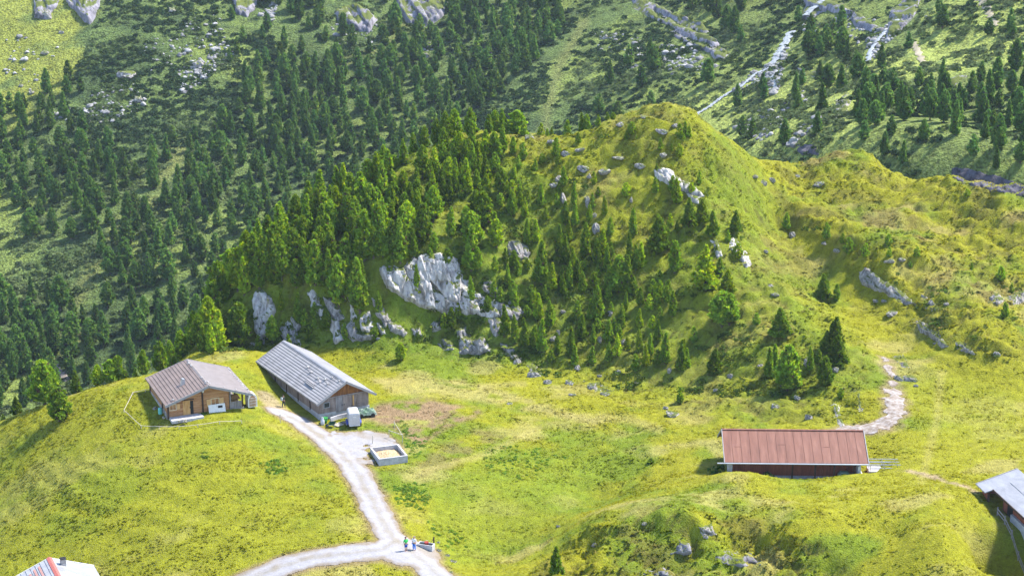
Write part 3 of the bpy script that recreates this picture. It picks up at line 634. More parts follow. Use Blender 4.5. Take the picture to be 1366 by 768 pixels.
B = [(706, 181, 14, 9, 'pale boulder on the left part of the knoll skyline'), (735, 187, 10, 7, 'small pale boulder on the skyline beside tiny pines'), (755, 203, 13, 9, 'pale boulder right of the dark round pine on the hilltop'),
     (774, 198, 13, 4, 'flat pale slab in the hilltop turf'), (779, 222, 18, 10, 'broad white boulder in the middle of the hilltop'), (786, 233, 6, 8, 'small upright white stone under the broad white boulder'), (806, 227, 18, 9, 'double humped white boulder right of the broad white one'),
     (824, 209, 15, 5, 'flat white slab lying in bright turf'), (855, 219, 16, 8, 'white slanting slab in bright turf below the summit'), (828, 164, 12, 8, 'grey boulder by small pines near the summit'), (860, 155, 14, 5, 'pale rock lip left of the summit'), (884, 173, 18, 7, 'pale rock band just under the summit'), (900, 166, 9, 8, 'white boulder beside the red bush'),
     (745, 236, 10, 12, 'white rock leaning behind a slim pine'), (739, 245, 12, 7, 'white rock low on the grass left of the slim pine'), (752, 260, 8, 18, 'tall white rock splinter on the wooded edge'), (784, 263, 9, 17, 'upright white rock beside two small dark pines'), (793, 285, 8, 7, 'small white block above a white rock splinter'), (795, 300, 9, 16, 'white rock splinter between pines at mid slope'),
     (842, 264, 5, 8, 'tiny pale upright stone on the open slope'), (1028, 380, 10, 7, 'white rock tip on the shoulder grass'), (1034, 391, 12, 5, 'low white stone under the white rock tip'), (1022, 334, 6, 5, 'small white stone alone on the shoulder'), (885, 205, 10, 7, 'pale lump beside a small pine under the summit'),
     (1007, 234, 10, 5, 'pale stone on the shoulder skyline slope'), (1018, 241, 12, 9, 'pale rock wedge on the upper shoulder'), (1030, 238, 9, 8, 'pale rock cone on the upper shoulder'), (1093, 243, 16, 7, 'pale slab on the grassy saddle'), (1064, 234, 8, 6, 'small stone on the grassy saddle'),
     (1057, 311, 9, 12, 'grey upright boulder at the left edge of the gully bank'), (1100, 323, 9, 6, 'round grey boulder beside a thin young pine'), (1117, 332, 11, 7, 'round purple grey boulder on the gully bank'), (1187, 346, 14, 7, 'grey boulder on top of the gully outcrop'), (1203, 345, 10, 6, 'white boulder on top of the gully outcrop'),
     (1168, 400, 8, 5, 'small pale stone below the gully outcrop'), (1180, 400, 8, 4, 'flat pale stone beside the small pale stone'), (1190, 416, 17, 10, 'heap like grey boulder in the gully bottom'), (1330, 470, 9, 8, 'pale boulder low on the right ridge'), (1363, 393, 7, 9, 'pale boulder at the right picture edge'), (1262, 404, 8, 6, 'pale stone in the dark scrub on the ridge'),
     (1215, 503, 20, 9, 'long grey boulder beside the stony path'), (1200, 502, 14, 10, 'pale slab touching the stony path'), (1222, 513, 6, 5, 'small white stone below the long grey boulder'), (1115, 491, 9, 9, 'pale boulder under the trio of dark pines'), (1079, 553, 9, 15, 'tall white block behind the red roof'),
     (713, 497, 17, 14, 'large pale boulder where the meadow meets the wooded slope'), (731, 507, 11, 8, 'pale boulder right of the large pale one'), (690, 480, 11, 12, 'grey boulder under slim pines at the slope foot'), (760, 508, 14, 12, 'pale cleft boulder on the meadow edge'), (790, 513, 14, 9, 'pale boulder in a broken row on the meadow edge'), (808, 523, 16, 9, 'long pale boulder at the right end of the broken row'),
     (771, 488, 9, 10, 'grey boulder above the cleft boulder'), (800, 500, 7, 6, 'small pale boulder on the slope foot'), (825, 494, 7, 9, 'grey upright boulder under the yellowish young pine'), (850, 509, 8, 6, 'pale boulder in short turf, right of the row'), (738, 449, 10, 9, 'purple grey boulder among pines'), (745, 441, 6, 10, 'pale slanting splinter among pines'), (800, 450, 7, 11, 'grey boulder in the shade of slim pines'), (832, 453, 7, 8, 'purple boulder right of the slim pines'), (814, 415, 7, 10, 'pinkish boulder beside the dark broad pine'), (752, 414, 8, 5, 'pale stone in undergrowth'),
     (975, 499, 9, 9, 'purple grey boulder in the grassy hollow'), (1014, 486, 9, 7, 'pinkish boulder left of the tall pine clump'), (955, 518, 7, 7, 'pale boulder in the grass below the hollow'), (1035, 539, 13, 9, 'grey boulder below the tall pine clump'), (1063, 528, 9, 10, 'slanting boulder under the tall pine clump'), (888, 542, 7, 7, 'pale stone at the left of a dead topped sapling'), (897, 550, 19, 8, 'long purple boulder under the dead topped sapling'),
     (893, 492, 6, 9, 'grey stone under a pair of pines'), (670, 470, 8, 6, 'pale stone at the meadow edge under slim pines'), (505, 450, 6, 5, 'small grey boulder on the green bank'), (680, 537, 9, 4, 'dark stone lying in the open meadow'), (764, 525, 10, 4, 'flat white stone in the open meadow'),
     (745, 700, 6, 5, 'pale boulder on the left flank of the near mound'), (860, 696, 8, 5, 'pale stone in hummocks on the near mound'), (941, 714, 7, 6, 'dark stone above the jutting grey rock'), (793, 724, 8, 6, 'grey stone on the left flank of the near mound'), (338, 457, 9, 7, 'white boulder under the pale green larch'), (270, 462, 6, 5, 'small pale boulder at the forest edge by the hut'),
     (586, 732, 8, 5, 'pale stone at the verge above the road'), (597, 739, 7, 4, 'reddish pale stone at the verge'), (605, 747, 9, 4, 'flat pinkish stone at the verge'), (585, 722, 5, 4, 'pale stone behind the water trough'), (602, 762, 6, 4, 'white stone at the road edge corner'), (372, 461, 6, 5, 'pale stone on the mound behind the grey barn')]
for b in B: boulder(*b)
# ------------------------------------------------------------------ conifers
def crown_arrays(r, h, wd, n, blades, tuft, prof=0, taper=.8):
    """upward pointing needle tufts through a ragged, slightly lobed crown; z from 0 to h"""
    t = r.random(n) ** (1.25 if prof == 0 else 1.4)
    t = np.concatenate([t, np.full(6, .97)]); n = len(t)
    a = r.uniform(0, 2 * np.pi, n)
    if prof == 0:   # stone pine: columnar, rounded top
        rad = np.minimum(1, (t + .10) / .26) * (1 - t ** 2.4) ** taper
    elif prof == 1: # narrow cone
        rad = np.minimum(1, (t + .08) / .16) * (1 - t) ** .78
    else:           # larch: open cone with layers
        rad = np.minimum(1, (t + .06) / .14) * (1 - t) ** .85 * (.72 + .28 * np.cos(t * 44))
    ph = r.uniform(0, 6.28, 6)
    lobe = 1 + .17 * np.sin(3 * a + ph[0] + 9 * t) + .15 * np.sin(2 * a + ph[1] - 13 * t) + .13 * np.sin(5 * a + 17 * t + ph[2]) + .10 * np.sin(29 * t + ph[3])
    rr = rad * wd * lobe * np.where(r.random(n) < .22, r.uniform(.25, .75, n), r.uniform(.80, 1.08, n))
    asym = r.uniform(-.12, .12, 2) * wd
    c = np.stack([rr * np.cos(a) + asym[0] * np.sin(3 * t), rr * np.sin(a) + asym[1] * np.sin(4 * t), t * h], -1)
    up = .55 + .7 * t
    d = np.stack([np.cos(a), np.sin(a), up], -1); d /= np.linalg.norm(d, axis=-1, keepdims=True)
    B = blades
    dd = d[:, None] * np.array((.75, .75, 1.15)) + .50 * r.standard_normal((n, B, 3)); dd /= np.linalg.norm(dd, axis=-1, keepdims=True)
    L = tuft * r.uniform(.65, 1.35, (n, B, 1)) * (1 - .35 * t)[:, None, None]
    nrm = np.stack([np.cos(a), np.sin(a), .45 + .6 * t], -1)[:, None] + .45 * r.standard_normal((n, B, 3)); sd_ = np.cross(dd, nrm); sd_ /= np.linalg.norm(sd_, axis=-1, keepdims=True) + 1e-9
    base = c[:, None] - dd * L * .35
    wdt = L * .36
    A = base + sd_ * wdt * .5 ; Bp = base - sd_ * wdt * .5; T = c[:, None] + dd * L
    M1 = c[:, None] + dd * L * .15 + sd_ * wdt; M2 = c[:, None] + dd * L * .15 - sd_ * wdt
    V = np.stack([A, M1, T, M2], 2).reshape(-1, 3)
    F = np.arange(len(V)).reshape(-1, 4)
    clump = 1 + .28 * np.sin(4 * a + 15 * t + ph[4]) * np.sin(21 * t + ph[5]) + .16 * r.standard_normal(n)
    col = np.array((.150, .240, .028)) * clump[:, None].clip(.5, 1.6)
    young = r.random(n) < .22; col[young] = np.array((.260, .320, .034)) * clump[young, None].clip(.6, 1.5)
    dead = r.random(n) < .02; col[dead] = (.10, .07, .04)
    cols = np.repeat(col, B * 4, 0)
    cols[2::4] *= 1.12
    return V, F, cols
def trunk_mesh(r, h, rad):
    mb = MB(); x = y = 0; pts = []; rs = []
    for k in range(7):
        t = k / 6; pts.append((x, y, -.5 + t * (h * .93 + .5))); rs.append(rad * (1.25 if k == 0 else 1) * (1 - .85 * t)); x += r.uniform(-.03, .03) * h * .15; y += r.uniform(-.03, .03) * h * .15
    mb.tube(pts, rs, 7)
    for k in range(9):
        z = h * r.uniform(.06, .75); a = r.uniform(0, 6.28); L = h * .13 * (1 - z / h) + .15
        mb.tube([(0, 0, z), (math.cos(a) * L * .6, math.sin(a) * L * .6, z + L * .1), (math.cos(a) * L, math.sin(a) * L, z + L * .4)], [rad * .28, rad * .2, rad * .08], 4)
    me = bpy.data.meshes.new('trunk'); me.from_pydata(mb.v, [], mb.f); me.materials.append(M_BARK); me.update(); return me
TREE_VARS = {}
def make_vars(key, specs):
    out = []
    for (seed, h, wd, n, bl, tuft, prof, base, tap) in specs:
        r = np.random.default_rng(seed); V, F, c = crown_arrays(r, h * (1 - base), wd, n, bl, tuft, prof, tap); V[:, 2] += h * base
        out.append((np_mesh('crown', V, F, np.clip(c, .004, .5), False, M_NEEDLE), trunk_mesh(r, h, .030 * h), h, wd))
    TREE_VARS[key] = out
make_vars('pine', [(1, 6, 1.25, 520, 6, .52, 0, .10, .62), (2, 6, 1.1, 500, 6, .50, 0, .07, .75), (3, 6, 1.45, 560, 6, .56, 0, .12, .6), (4, 6, 1.0, 460, 6, .48, 0, .06, .85), (5, 6, 1.3, 540, 6, .52, 0, .16, .7), (6, 6, 1.15, 500, 6, .52, 1, .05, 1), (7, 6, 1.2, 520, 6, .5, 0, .09, .55)])
make_vars('slim', [(41, 6, 1.0, 470, 6, .46, 1, .05, 1), (42, 6, .88, 430, 6, .46, 1, .06, 1), (43, 6, .92, 430, 6, .46, 0, .06, .95), (44, 6, 1.1, 500, 6, .46, 1, .04, 1), (45, 6, .82, 400, 6, .44, 0, .05, .9)])
make_vars('cone', [(11, 6, 1.5, 560, 6, .46, 1, .04, 1), (12, 6, 1.35, 540, 6, .46, 1, .05, 1), (13, 6, 1.7, 600, 6, .46, 1, .06, 1)])
make_vars('larch', [(21, 6, 1.75, 520, 6, .42, 2, .08, 1), (22, 6, 1.55, 480, 6, .42, 2, .06, 1)])
make_vars('sapling', [(31, 2, .52, 120, 6, .30, 1, .03, 1), (32, 2, .46, 110, 6, .28, 0, .03, .8), (33, 2, .6, 130, 6, .30, 0, .03, .6)])

# every conifer of the near ground read off the photograph: foot (u, v), height in pixels[, kind[, width factor]]
T = [(538,219,33),(551,205,27),(566,196,27),(582,190,31),(594,176,26),(606,177,30),(628,184,39),(592,208,37),(564,239,44),(574,239,20),(591,219,29),(599,245,35),(630,227,36),(647,230,26),(652,177,24),(660,174,26),(670,170,24),(690,176,28,'pine',1.35),(699,181,18),(671,201,33),(659,207,31),(684,205,22),(647,205,20),(666,212,22),(662,219,12),(692,223,15),(686,236,16),(668,258,35),(625,256,29),(636,248,22),(610,247,15),(511,216,22),(504,225,22),(513,232,20),(526,225,18),(538,268,40),(577,285,45),(591,270,35),(635,275,22),(645,278,24),(682,280,25),
(428,277,50),(413,290,48),(375,320,51),(395,305,45),(359,335,48),(344,340,47),(327,356,47),(308,380,46),(367,360,47),(353,374,47),(382,357,48),(442,320,53),(450,270,48),(468,303,52),(475,312,50,'larch',.9),(459,266,48),
(289,396,45),(307,390,55),(279,455,60),(293,464,52,'larch',1.0),(256,463,36),(267,465,45),(320,461,58),(251,470,25),(364,458,38),(326,392,50),(346,383,48),(366,378,50),(375,414,28),(398,430,40),(452,408,68),(464,390,45),(477,408,65),
(487,347,67),(482,387,42),(511,341,45),(534,348,56),(552,341,36),(565,323,52),(549,307,30),(579,335,26),(578,297,48),(602,316,40),(622,305,30),(629,330,48),(629,360,60),(637,358,28),(644,305,49),(662,330,38),(660,310,28),(683,287,33),(633,286,32),(660,363,22),(674,348,17),(677,380,28),(690,368,22),(659,395,22),(524,290,40),(520,296,32),(503,287,25),
(673,448,42),(686,457,38),(699,463,40),(602,437,27),(593,437,20),(535,480,24),(505,419,31),(480,415,50),(556,394,42,'slim',.7),(628,404,36,'slim',.8),(597,356,26),(520,362,20),(574,352,22),(612,420,18),(650,418,24),(668,404,22),(436,440,26),(420,424,22),(460,452,22),(500,452,16),(345,468,22),(385,466,20),
(722,181,16),(730,181,9),(736,179,9),(757,177,17,'pine',1.3),(776,165,14),(783,168,15),(798,168,14),(810,161,11),(818,159,9),(843,179,16),(836,186,12),(771,190,13),(742,208,24,'pine',1.6),(745,219,13),(714,227,15),(723,217,12),(698,212,22),(685,205,22),(685,239,16),(752,248,26),(746,256,14),(792,245,16),(722,274,29),(766,272,30),(835,261,17),(874,258,22),(897,258,24),(902,272,34),(906,183,18),(914,181,18),(919,183,15),(911,187,9),(881,199,14),(896,201,9),(906,208,16),(876,227,9),(798,261,12),(849,185,6),
(684,286,30),(700,290,27),(743,274,16),(728,292,16),(754,299,31),(767,301,33),(790,276,18),(806,287,26),(786,294,22),(814,314,24),(703,326,35),(715,323,31),(722,378,58),(737,385,35),(746,341,42),(759,321,27),(754,352,40),(764,369,40),(760,385,36),(781,341,44),(796,354,36),(804,341,36),(815,343,20),(844,316,38),(839,352,42),(848,359,33),(855,356,33),(826,389,49,'pine',1.25),(837,387,47),(811,390,33),(777,363,15),(777,390,28),(797,369,16),(797,392,20),(878,334,48,'cone',1.05),(894,301,16),(903,308,15),(900,363,42,'pine',.95),(880,376,16),(871,390,18),(891,394,22),(845,390,21),(888,316,15),(872,343,8),
(718,426,36),(733,436,36),(723,469,45),(712,467,25),(703,422,15),(727,400,20),(709,400,20),(770,424,24),(797,427,47),(788,425,27),(812,402,22),(835,413,25),(762,475,40),(791,458,27),(812,457,31),(823,475,31,'larch',.8),(853,436,25),(852,469,31),(861,487,31,'larch',.8),(887,484,42),(877,485,20),(871,404,24),(877,407,16),(889,404,24),(897,422,35),(735,482,16),
(933,245,16),(922,257,13),(919,302,38,'cone',1.0),(936,296,31,'cone',1.1),(950,316,35,'cone',1.0),(981,309,29,'cone',1.0),(971,322,15),(941,387,60,'larch',1.1),(960,364,20),(970,391,31,'cone',1.2),(984,344,20),(1098,398,33,'cone',1.2),(1116,400,22,'pine',.8),(1049,304,20),(1102,318,22),
(963,434,46,'pine',1.2),(973,433,42,'pine',1.2),(1009,432,15,'cone',1.3),(1040,448,38,'cone',1.4),(1102,469,29,'cone',1.1),(1113,470,48,'cone',1.0),(1116,486,40,'cone',1.3),(1080,494,33),(1100,514,40,'pine',1.1),(1050,521,62,'pine',1.05),(1033,490,32),(1026,502,40),(1063,515,30),(1092,483,17),(1121,531,14),(953,498,34,'cone',1.2),(909,494,42),(916,490,27),(925,456,21),(907,537,22),
(1132,337,20),(1124,324,13),(1154,342,18),(1185,327,15),(1186,342,13),(1223,342,13),(1214,356,8),(1296,360,10),(1335,373,18,'cone',.9),(1340,424,22,'cone',1.4),(1349,390,13),(1290,262,10,'pine',1.2),
(742,768,42,'pine',1.0),(868,618,8,'pine',1.6)]
_used = [(t[0], t[1]) for t in T]
FILL = [([(285,400),(310,385),(345,345),(375,320),(413,300),(450,285),(500,260),(540,260),(560,290),(580,320),(545,335),(505,345),(480,350),(470,375),(440,385),(400,385),(350,382),(320,390)], 62, (36, 60), 12),
        ([(560,240),(620,215),(680,235),(720,270),(690,300),(620,290),(575,275)], 18, (15, 28), 12), ([(470,310),(560,232),(620,192),(665,200),(640,262),(560,292)], 24, (24, 38), 11),
        ([(700,330),(780,330),(860,370),(900,410),(860,450),(760,450),(690,430),(670,380)], 24, (14, 34), 13),
        ([(690,440),(760,450),(900,450),(930,480),(880,500),(760,490),(710,480)], 12, (14, 30), 13),
        ([(400,430),(440,420),(440,455),(410,455)], 4, (14, 24), 9), ([(245,478),(300,468),(285,440),(255,455)], 8, (30, 46), 8),
        ([(860,280),(960,330),(930,400),(870,330)], 5, (8, 14), 14)]
for poly, n, (h0, h1), gap in FILL:
    P = np.array(poly); k = 0; tries = 0
    while k < n and tries < 6000:
        tries += 1; u = random.uniform(P[:, 0].min(), P[:, 0].max()); v = random.uniform(P[:, 1].min(), P[:, 1].max())
        if not in_poly(np.array([u]), np.array([v]), poly)[0]: continue
        if min(math.hypot(u - a, (v - b) * 1.4) for a, b in _used) < gap * random.uniform(.7, 1.1): continue
        _used.append((u, v)); T.append((u, v, random.uniform(h0, h1))); k += 1
def crest(u):
    Ys = np.linspace(200, 285, 341); x, y, z = ray(u, 384); X_ = x / y * Ys
    el = (NG.sample(X_, Ys) - CAMZ) / Ys; k = int(np.argmax(el)); return float(X_[k]), float(Ys[k])
def on_crest(u, vtip, dy):
    """a tree rooted just behind the skyline of the near ground with its tip seen at (u, vtip)"""
    cx, cy_ = crest(u); Yt = cy_ + dy; x, y, z = ray(u, vtip); t = Yt / y; gx = float(x * t); gz = float(NG.sample(gx, Yt)); d = project(gx, Yt, gz)[2]
    return gx, Yt, gz, float(CAMZ + z * t - gz), float(d)
CREST = [(55,482,1.6,'pine',1.06),(64,503,-1.5,'pine',0.85),(76,517,-9,'pine',1.25),(100,495,1.2,'pine',0.98),(129,487,1.2,'pine',0.94),(146,480,1.6,'pine',1.1),(156,475,1.6,'pine',1.02),(167,494,1.2,'pine',0.85),(190,467,1.6,'pine',0.85),(180,492,0.8,'pine',0.85),(20,529,0.8,'cone',1.19),(4,552,0.8,'cone',1.19),(212,456,2.0,'pine',0.85),(226,455,2.4,'pine',0.85),(240,442,2.4,'pine',0.85),(252,446,0.8,'pine',0.85),(258,427,1.6,'pine',0.85),(269,420,1.6,'pine',0.85),(290,384,3.6,'pine',0.94),(283,410,2.4,'pine',0.85)]
_h = hit([t[0] for t in T], [t[1] for t in T])
TREES = []          # (u, v, hpx, kind, wf, x, y, z, t)
for i, tr in enumerate(T):
    u, v, h = tr[:3]; kind = tr[3] if len(tr) > 3 else None; wf = tr[4] if len(tr) > 4 else None
    if _h[3][i] > 296:
        cx, cy_, cz, hm_, dd_ = on_crest(u, v - h, 1.0)
        if hm_ < 1: continue
        TREES.append([u, v, hm_ * FPX / dd_, kind, wf, cx, cy_, cz, dd_]); continue
    TREES.append([u, v, h, kind, wf] + [float(a[i]) for a in _h])
for (u, vt, dy, kind, wf) in CREST:
    cx, cy_, cz, hm_, dd_ = on_crest(u, vt, dy); TREES.append([u, vt + hm_ * FPX / dd_, hm_ * FPX / dd_, kind, wf, cx, cy_, cz, dd_])

# the far side of the valley and the slope on the right: crown sizes in metres
DENSE = [([(-40,150),(70,140),(115,165),(135,235),(60,285),(-40,275)], .8), ([(300,150),(330,90),(380,60),(430,100),(470,60),(540,40),(600,0),(760,-20),(745,40),(670,120),(610,170),(530,215),(450,260),(390,310),(330,370),(260,450),(235,485),(170,505),(130,500),(215,330),(245,260),(225,215)], .88),
         ([(-40,400),(70,400),(140,440),(120,520),(-40,560)], 1.0), ([(130,300),(210,290),(240,360),(200,440),(140,420)], .45), ([(60,215),(230,190),(240,260),(150,330),(40,320)], .22),
         ([(420,20),(470,30),(480,70),(440,60)], .5), ([(640,-60),(760,-60),(750,60),(650,80)], .9), ([(30,90),(110,90),(110,130),(40,130)], .1),
         ([(1065,20),(1110,15),(1130,60),(1140,80),(1120,90),(1075,85)], 1.0), ([(1070,85),(1170,70),(1180,130),(1130,170),(1080,200),(1040,200)], .07), ([(1130,130),(1210,110),(1300,95),(1390,150),(1390,260),(1300,262),(1180,240),(1140,205)], .7), ([(1320,30),(1420,20),(1420,120),(1330,90)], .4),
         ([(960,0),(990,0),(990,60),(965,50)], .5), ([(760,100),(880,80),(900,160),(760,175)], .05), ([(900,100),(1060,90),(1060,220),(930,180)], .035), ([(860,-10),(980,-10),(980,30),(880,40)], .2), ([(1060,-60),(1400,-60),(1400,90),(1060,60)], .03), ([(300,20),(420,0),(420,120),(300,150)], .1), ([(320,-20),(660,-20),(560,40),(440,60)], .25)]
n = 60000
fx = rng.uniform(-300, 300, n); fy = rng.uniform(225, 640, n); fz = FG.sample(fx, fy); fu, fv, fd = project(fx, fy, fz)
hidden = NG.inside(fx, fy) & (NG.sample(fx, fy) > fz)
den = np.zeros(n)
for poly, dn in DENSE: den = np.maximum(den, dn * in_poly(fu + 10 * fbm(fu / 30, fv / 30, 501), fv + 10 * fbm(fu / 30, fv / 30, 503), poly))
den = np.maximum(den, .25 * ((fv < -20) & (fv > -160))); den = np.maximum(den, .7 * ((fu < -20) | (fu > 1400)) * (fv > 20))
den *= smooth(-.55, .05, fbm(fx / 13, fy / 13, 505, 3) + .15 * (den > .7))
# open glades and tracks
for pl, w in [([(780, 30), (745, 90), (735, 130), (722, 190)], 11), ([(475, 95), (530, 60), (560, 10)], 7), ([(240, 205), (225, 255)], 14), ([(130, 420), (110, 450), (85, 470)], 7), ([(360, 250), (345, 262)], 6), ([(1190, 170), (1250, 175)], 10)]:
    den *= 1 - .95 * smooth(w * 1.3, w * .5, edge_dist(fu, fv, pl, False))
CLEAR = [[(520,-30),(612,-30),(600,52),(540,62)], [(438,-10),(512,0),(508,72),(445,62)], [(835,-20),(900,-10),(968,60),(955,104),(905,92),(850,50)], [(298,-20),(352,-20),(345,48),(308,48)], [(1060,-10),(1240,-10),(1232,62),(1150,66),(1128,40),(1070,44)], [(1098,170),(1132,122),(1148,140),(1124,184)], [(30,-20),(140,-20),(136,60),(40,60)], [(1040,40),(1060,40),(1040,100),(930,175),(905,170),(1010,95)], [(1200,-5),(1220,0),(1168,90),(1150,90)], [(1262,100),(1295,98),(1290,124),(1258,124)]]
for pl in CLEAR: den = np.where(in_poly(fu, fv, pl), den * .08, den)
ok = (rng.random(n) < den) & ~hidden & (fu > -160) & (fu < 1530)
fx, fy, fz, fu, fv, fd = [a[ok] for a in (fx, fy, fz, fu, fv, fd)]
# thin to a natural spacing
cell = {}; sel = []
for i in range(len(fx)):
    s_ = 5.0; kx, ky = int(fx[i] // s_), int(fy[i] // s_); good = True
    for a in (-1, 0, 1):
        for b in (-1, 0, 1):
            for j in cell.get((kx + a, ky + b), ()):
                if (fx[i] - fx[j]) ** 2 + (fy[i] - fy[j]) ** 2 < (3.1 + 1.9 * ((i * 7919) % 97) / 97) ** 2: good = False
    if good: cell.setdefault((kx, ky), []).append(i); sel.append(i)
fx, fy, fz, fu, fv, fd = [a[sel] for a in (fx, fy, fz, fu, fv, fd)]
fh = (4.4 + 3.9 * rng.random(len(fx)) ** 1.2) * np.where(fu > 1040, .82, 1.0) * np.where((fu < 200) & (fv > 380), 1.1, 1)
FAR = [[float(fu[i]), float(fv[i]), float(fh[i] * FPX / fd[i]), None, None, float(fx[i]), float(fy[i]), float(fz[i]), float(fd[i])] for i in range(len(fx))]
in_frame = lambda a: -5 < a[0] < 1370 and 0 < a[1] - .6 * a[2] and a[1] - a[2] < 768
SAP = 22.0
sap = [a for a in TREES if a[2] < SAP]; near_big = [a for a in TREES if a[2] >= SAP]
# far trees are individuals too, where they show as large as the near ones; the 298 that show largest stand alone, the rest are one mass
def clear(a):
    if not in_frame(a): return False
    return abs(hit1(a[0], a[1] - .35 * a[2])[1] - a[8]) < 25
big = sorted(near_big, key=lambda a: -a[2])[:298]; pick = []
for a in sorted([a for a in FAR if in_frame(a)], key=lambda a: -a[2]):
    if len(pick) >= 290: break
    if clear(a): pick.append(a)
pid = {id(a) for a in pick}; bid = {id(a) for a in big}; MASS = [a for a in FAR if id(a) not in pid]; REST = [a for a in near_big if id(a) not in bid]
print('near trees', len(big), 'saplings', len(sap), 'far individuals', len(pick), 'mass', len(MASS), 'near rest', len(REST))

LANDMARKS = []     # used for labels: (u, v, words)
def tone_word(c): return 'yellow green' if c > 1.45 else 'pale green' if c > 1.2 else 'dark green' if c < .86 else 'green'
def build_tree(a, name, key, tone):
    u, v, hp, kind, wf, x, y, z, t = a
    vs = TREE_VARS[key]; cm, tm, h0, w0 = vs[random.randrange(len(vs))]
    hm = hp * t / FPX / .985; s = hm / h0
    sw = s * (wf if wf else random.uniform(.78, 1.10))
    root = empty(name, (x, y, z - .05), random.uniform(0, 6.28)); root.scale = (sw, sw, s)
    c = link('crown', cm, root); c.color = (*tone, 1); link('trunk', tm, root)
    return root
def tone_for(kind, far):
    b = random.uniform(.72, 1.28)
    if kind == 'larch': return (1.75 * b, 1.5 * b, .9 * b), 1.6
    if far: return (.62 * b, .72 * b, 1.45 * b), .8  # far crowns tinted blue, distance haze put into their colour
    if random.random() < .16: return (1.45 * b, 1.3 * b, .95 * b), 1.3
    return (b, b, b), b
INDIV = []
for a in big:
    key = a[3] or ('slim' if a[0] > 690 or random.random() < .3 else 'pine'); tn, tw = tone_for(a[3], False)
    if a[3] == 'cone': tn = tuple(.72 * q for q in tn)
    INDIV.append((build_tree(a, 'larch_tree' if key == 'larch' else 'stone_pine', key, tn), a, key, 'near'))
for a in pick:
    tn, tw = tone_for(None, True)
    INDIV.append((build_tree(a, 'far_conifer', 'pine' if random.random() < .6 else 'slim', tn), a, 'pine', 'far'))  # distant conifers, species not told apart from the near pines
for a in sap:
    tn, tw = tone_for(None, False)
    INDIV.append((build_tree(a, 'pine_sapling', 'sapling', tn), a, 'sapling', 'near'))

# one mass of far conifers
def mass_mesh(name, items, variants, mat, tint):
    Vs, Fs, Cs = [], [], []; off = 0
    for (x, y, z, sw, s, tone) in items:
        V, F, c = variants[random.randrange(len(variants))]; a = random.uniform(0, 6.28); ca, sa = math.cos(a), math.sin(a)
        W = np.empty_like(V); W[:, 0] = x + sw * (ca * V[:, 0] - sa * V[:, 1]); W[:, 1] = y + sw * (sa * V[:, 0] + ca * V[:, 1]); W[:, 2] = z + s * V[:, 2]
        Vs.append(W); Fs.append(F + off); Cs.append(c * np.array(tone)); off += len(V)
    return np_mesh(name, np.concatenate(Vs), np.concatenate(Fs), np.clip(np.concatenate(Cs), .003, .6), False, mat)
far_vars = []
for k in range(8):
    r = np.random.default_rng(100 + k); V, F, c = crown_arrays(r, 5.6, r.uniform(.85, 1.25), 150, 4, .85, 1 if k == 5 else 0, r.uniform(.55, .85)); V[:, 2] += .4
    far_vars.append((V, F, c))
items = []
for a in REST:
    s = a[2] * a[8] / FPX / 6; items.append((a[5], a[6], a[7] - .1, s * .9, s, (1, 1, 1)))
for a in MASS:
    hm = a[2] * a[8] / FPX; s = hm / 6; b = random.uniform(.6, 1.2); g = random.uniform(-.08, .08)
    items.append((a[5], a[6], a[7] - .1, s * random.uniform(.8, 1.2), s, (b * (.62 + g), b * .72, b * (1.5 - g))))  # same blue haze tint put into the colour of the mass
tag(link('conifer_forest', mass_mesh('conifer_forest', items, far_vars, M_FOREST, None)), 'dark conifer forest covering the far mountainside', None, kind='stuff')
# ------------------------------------------------------------------ the far mountainside: shrubs, stones, crags, water
def clump_arrays(r, n, rad, hgt, leaf):
    a = r.uniform(0, 2 * np.pi, n); e = np.arccos(r.uniform(.05, 1, n)); k = r.uniform(.75, 1.1, n)
    d = np.stack([np.sin(e) * np.cos(a), np.sin(e) * np.sin(a), np.cos(e)], -1); c = d * np.array((rad, rad, hgt)) * k[:, None]
    c[:, :2] *= (1 + .25 * np.sin(3 * a + r.uniform(0, 6)))[:, None]
    s1 = np.cross(d, r.standard_normal((n, 3))); s1 /= np.linalg.norm(s1, axis=-1, keepdims=True); s2 = np.cross(d, s1) + .5 * d
    L = leaf * r.uniform(.6, 1.4, (n, 1))
    V = np.stack([c - s1 * L * .5, c + s2 * L * .5 + d * L * .2, c + s1 * L * .5, c - s2 * L * .5], 1).reshape(-1, 3)
    F = np.arange(len(V)).reshape(-1, 4); col = np.repeat(np.ones((n, 3)) * (1 + .25 * r.standard_normal((n, 1))).clip(.5, 1.6), 4, 0)
    return V, F, col
sh_vars = [clump_arrays(np.random.default_rng(600 + k), 46, 1.5, .95, .75) for k in range(6)]
S_DEN = [(BRIGHT_L, .0), ([(120,60),(150,-20),(300,-20),(470,60),(420,110),(330,150),(300,180),(140,230),(60,240),(70,160)], .95), ([(620,60),(780,20),(730,200),(600,200)], 1.0), ([(740,40),(960,20),(960,170),(730,200)], .5), ([(60,215),(330,150),(300,240),(230,330),(150,420),(-40,420),(-40,300)], .75), (BRIGHT_R, .62), ([(960,0),(1100,0),(1060,60),(960,110)], .7)]
n = 110000
sx = rng.uniform(-290, 300, n); sy = rng.uniform(230, 600, n); sz = FG.sample(sx, sy); su, sv, sdp = project(sx, sy, sz)
den = np.full(n, .30)
for poly, dn in S_DEN: den = np.where(in_poly(su, sv, poly), dn, den)
den *= smooth(-.35, .12, fbm(sx / 10, sy / 10, 701, 3))
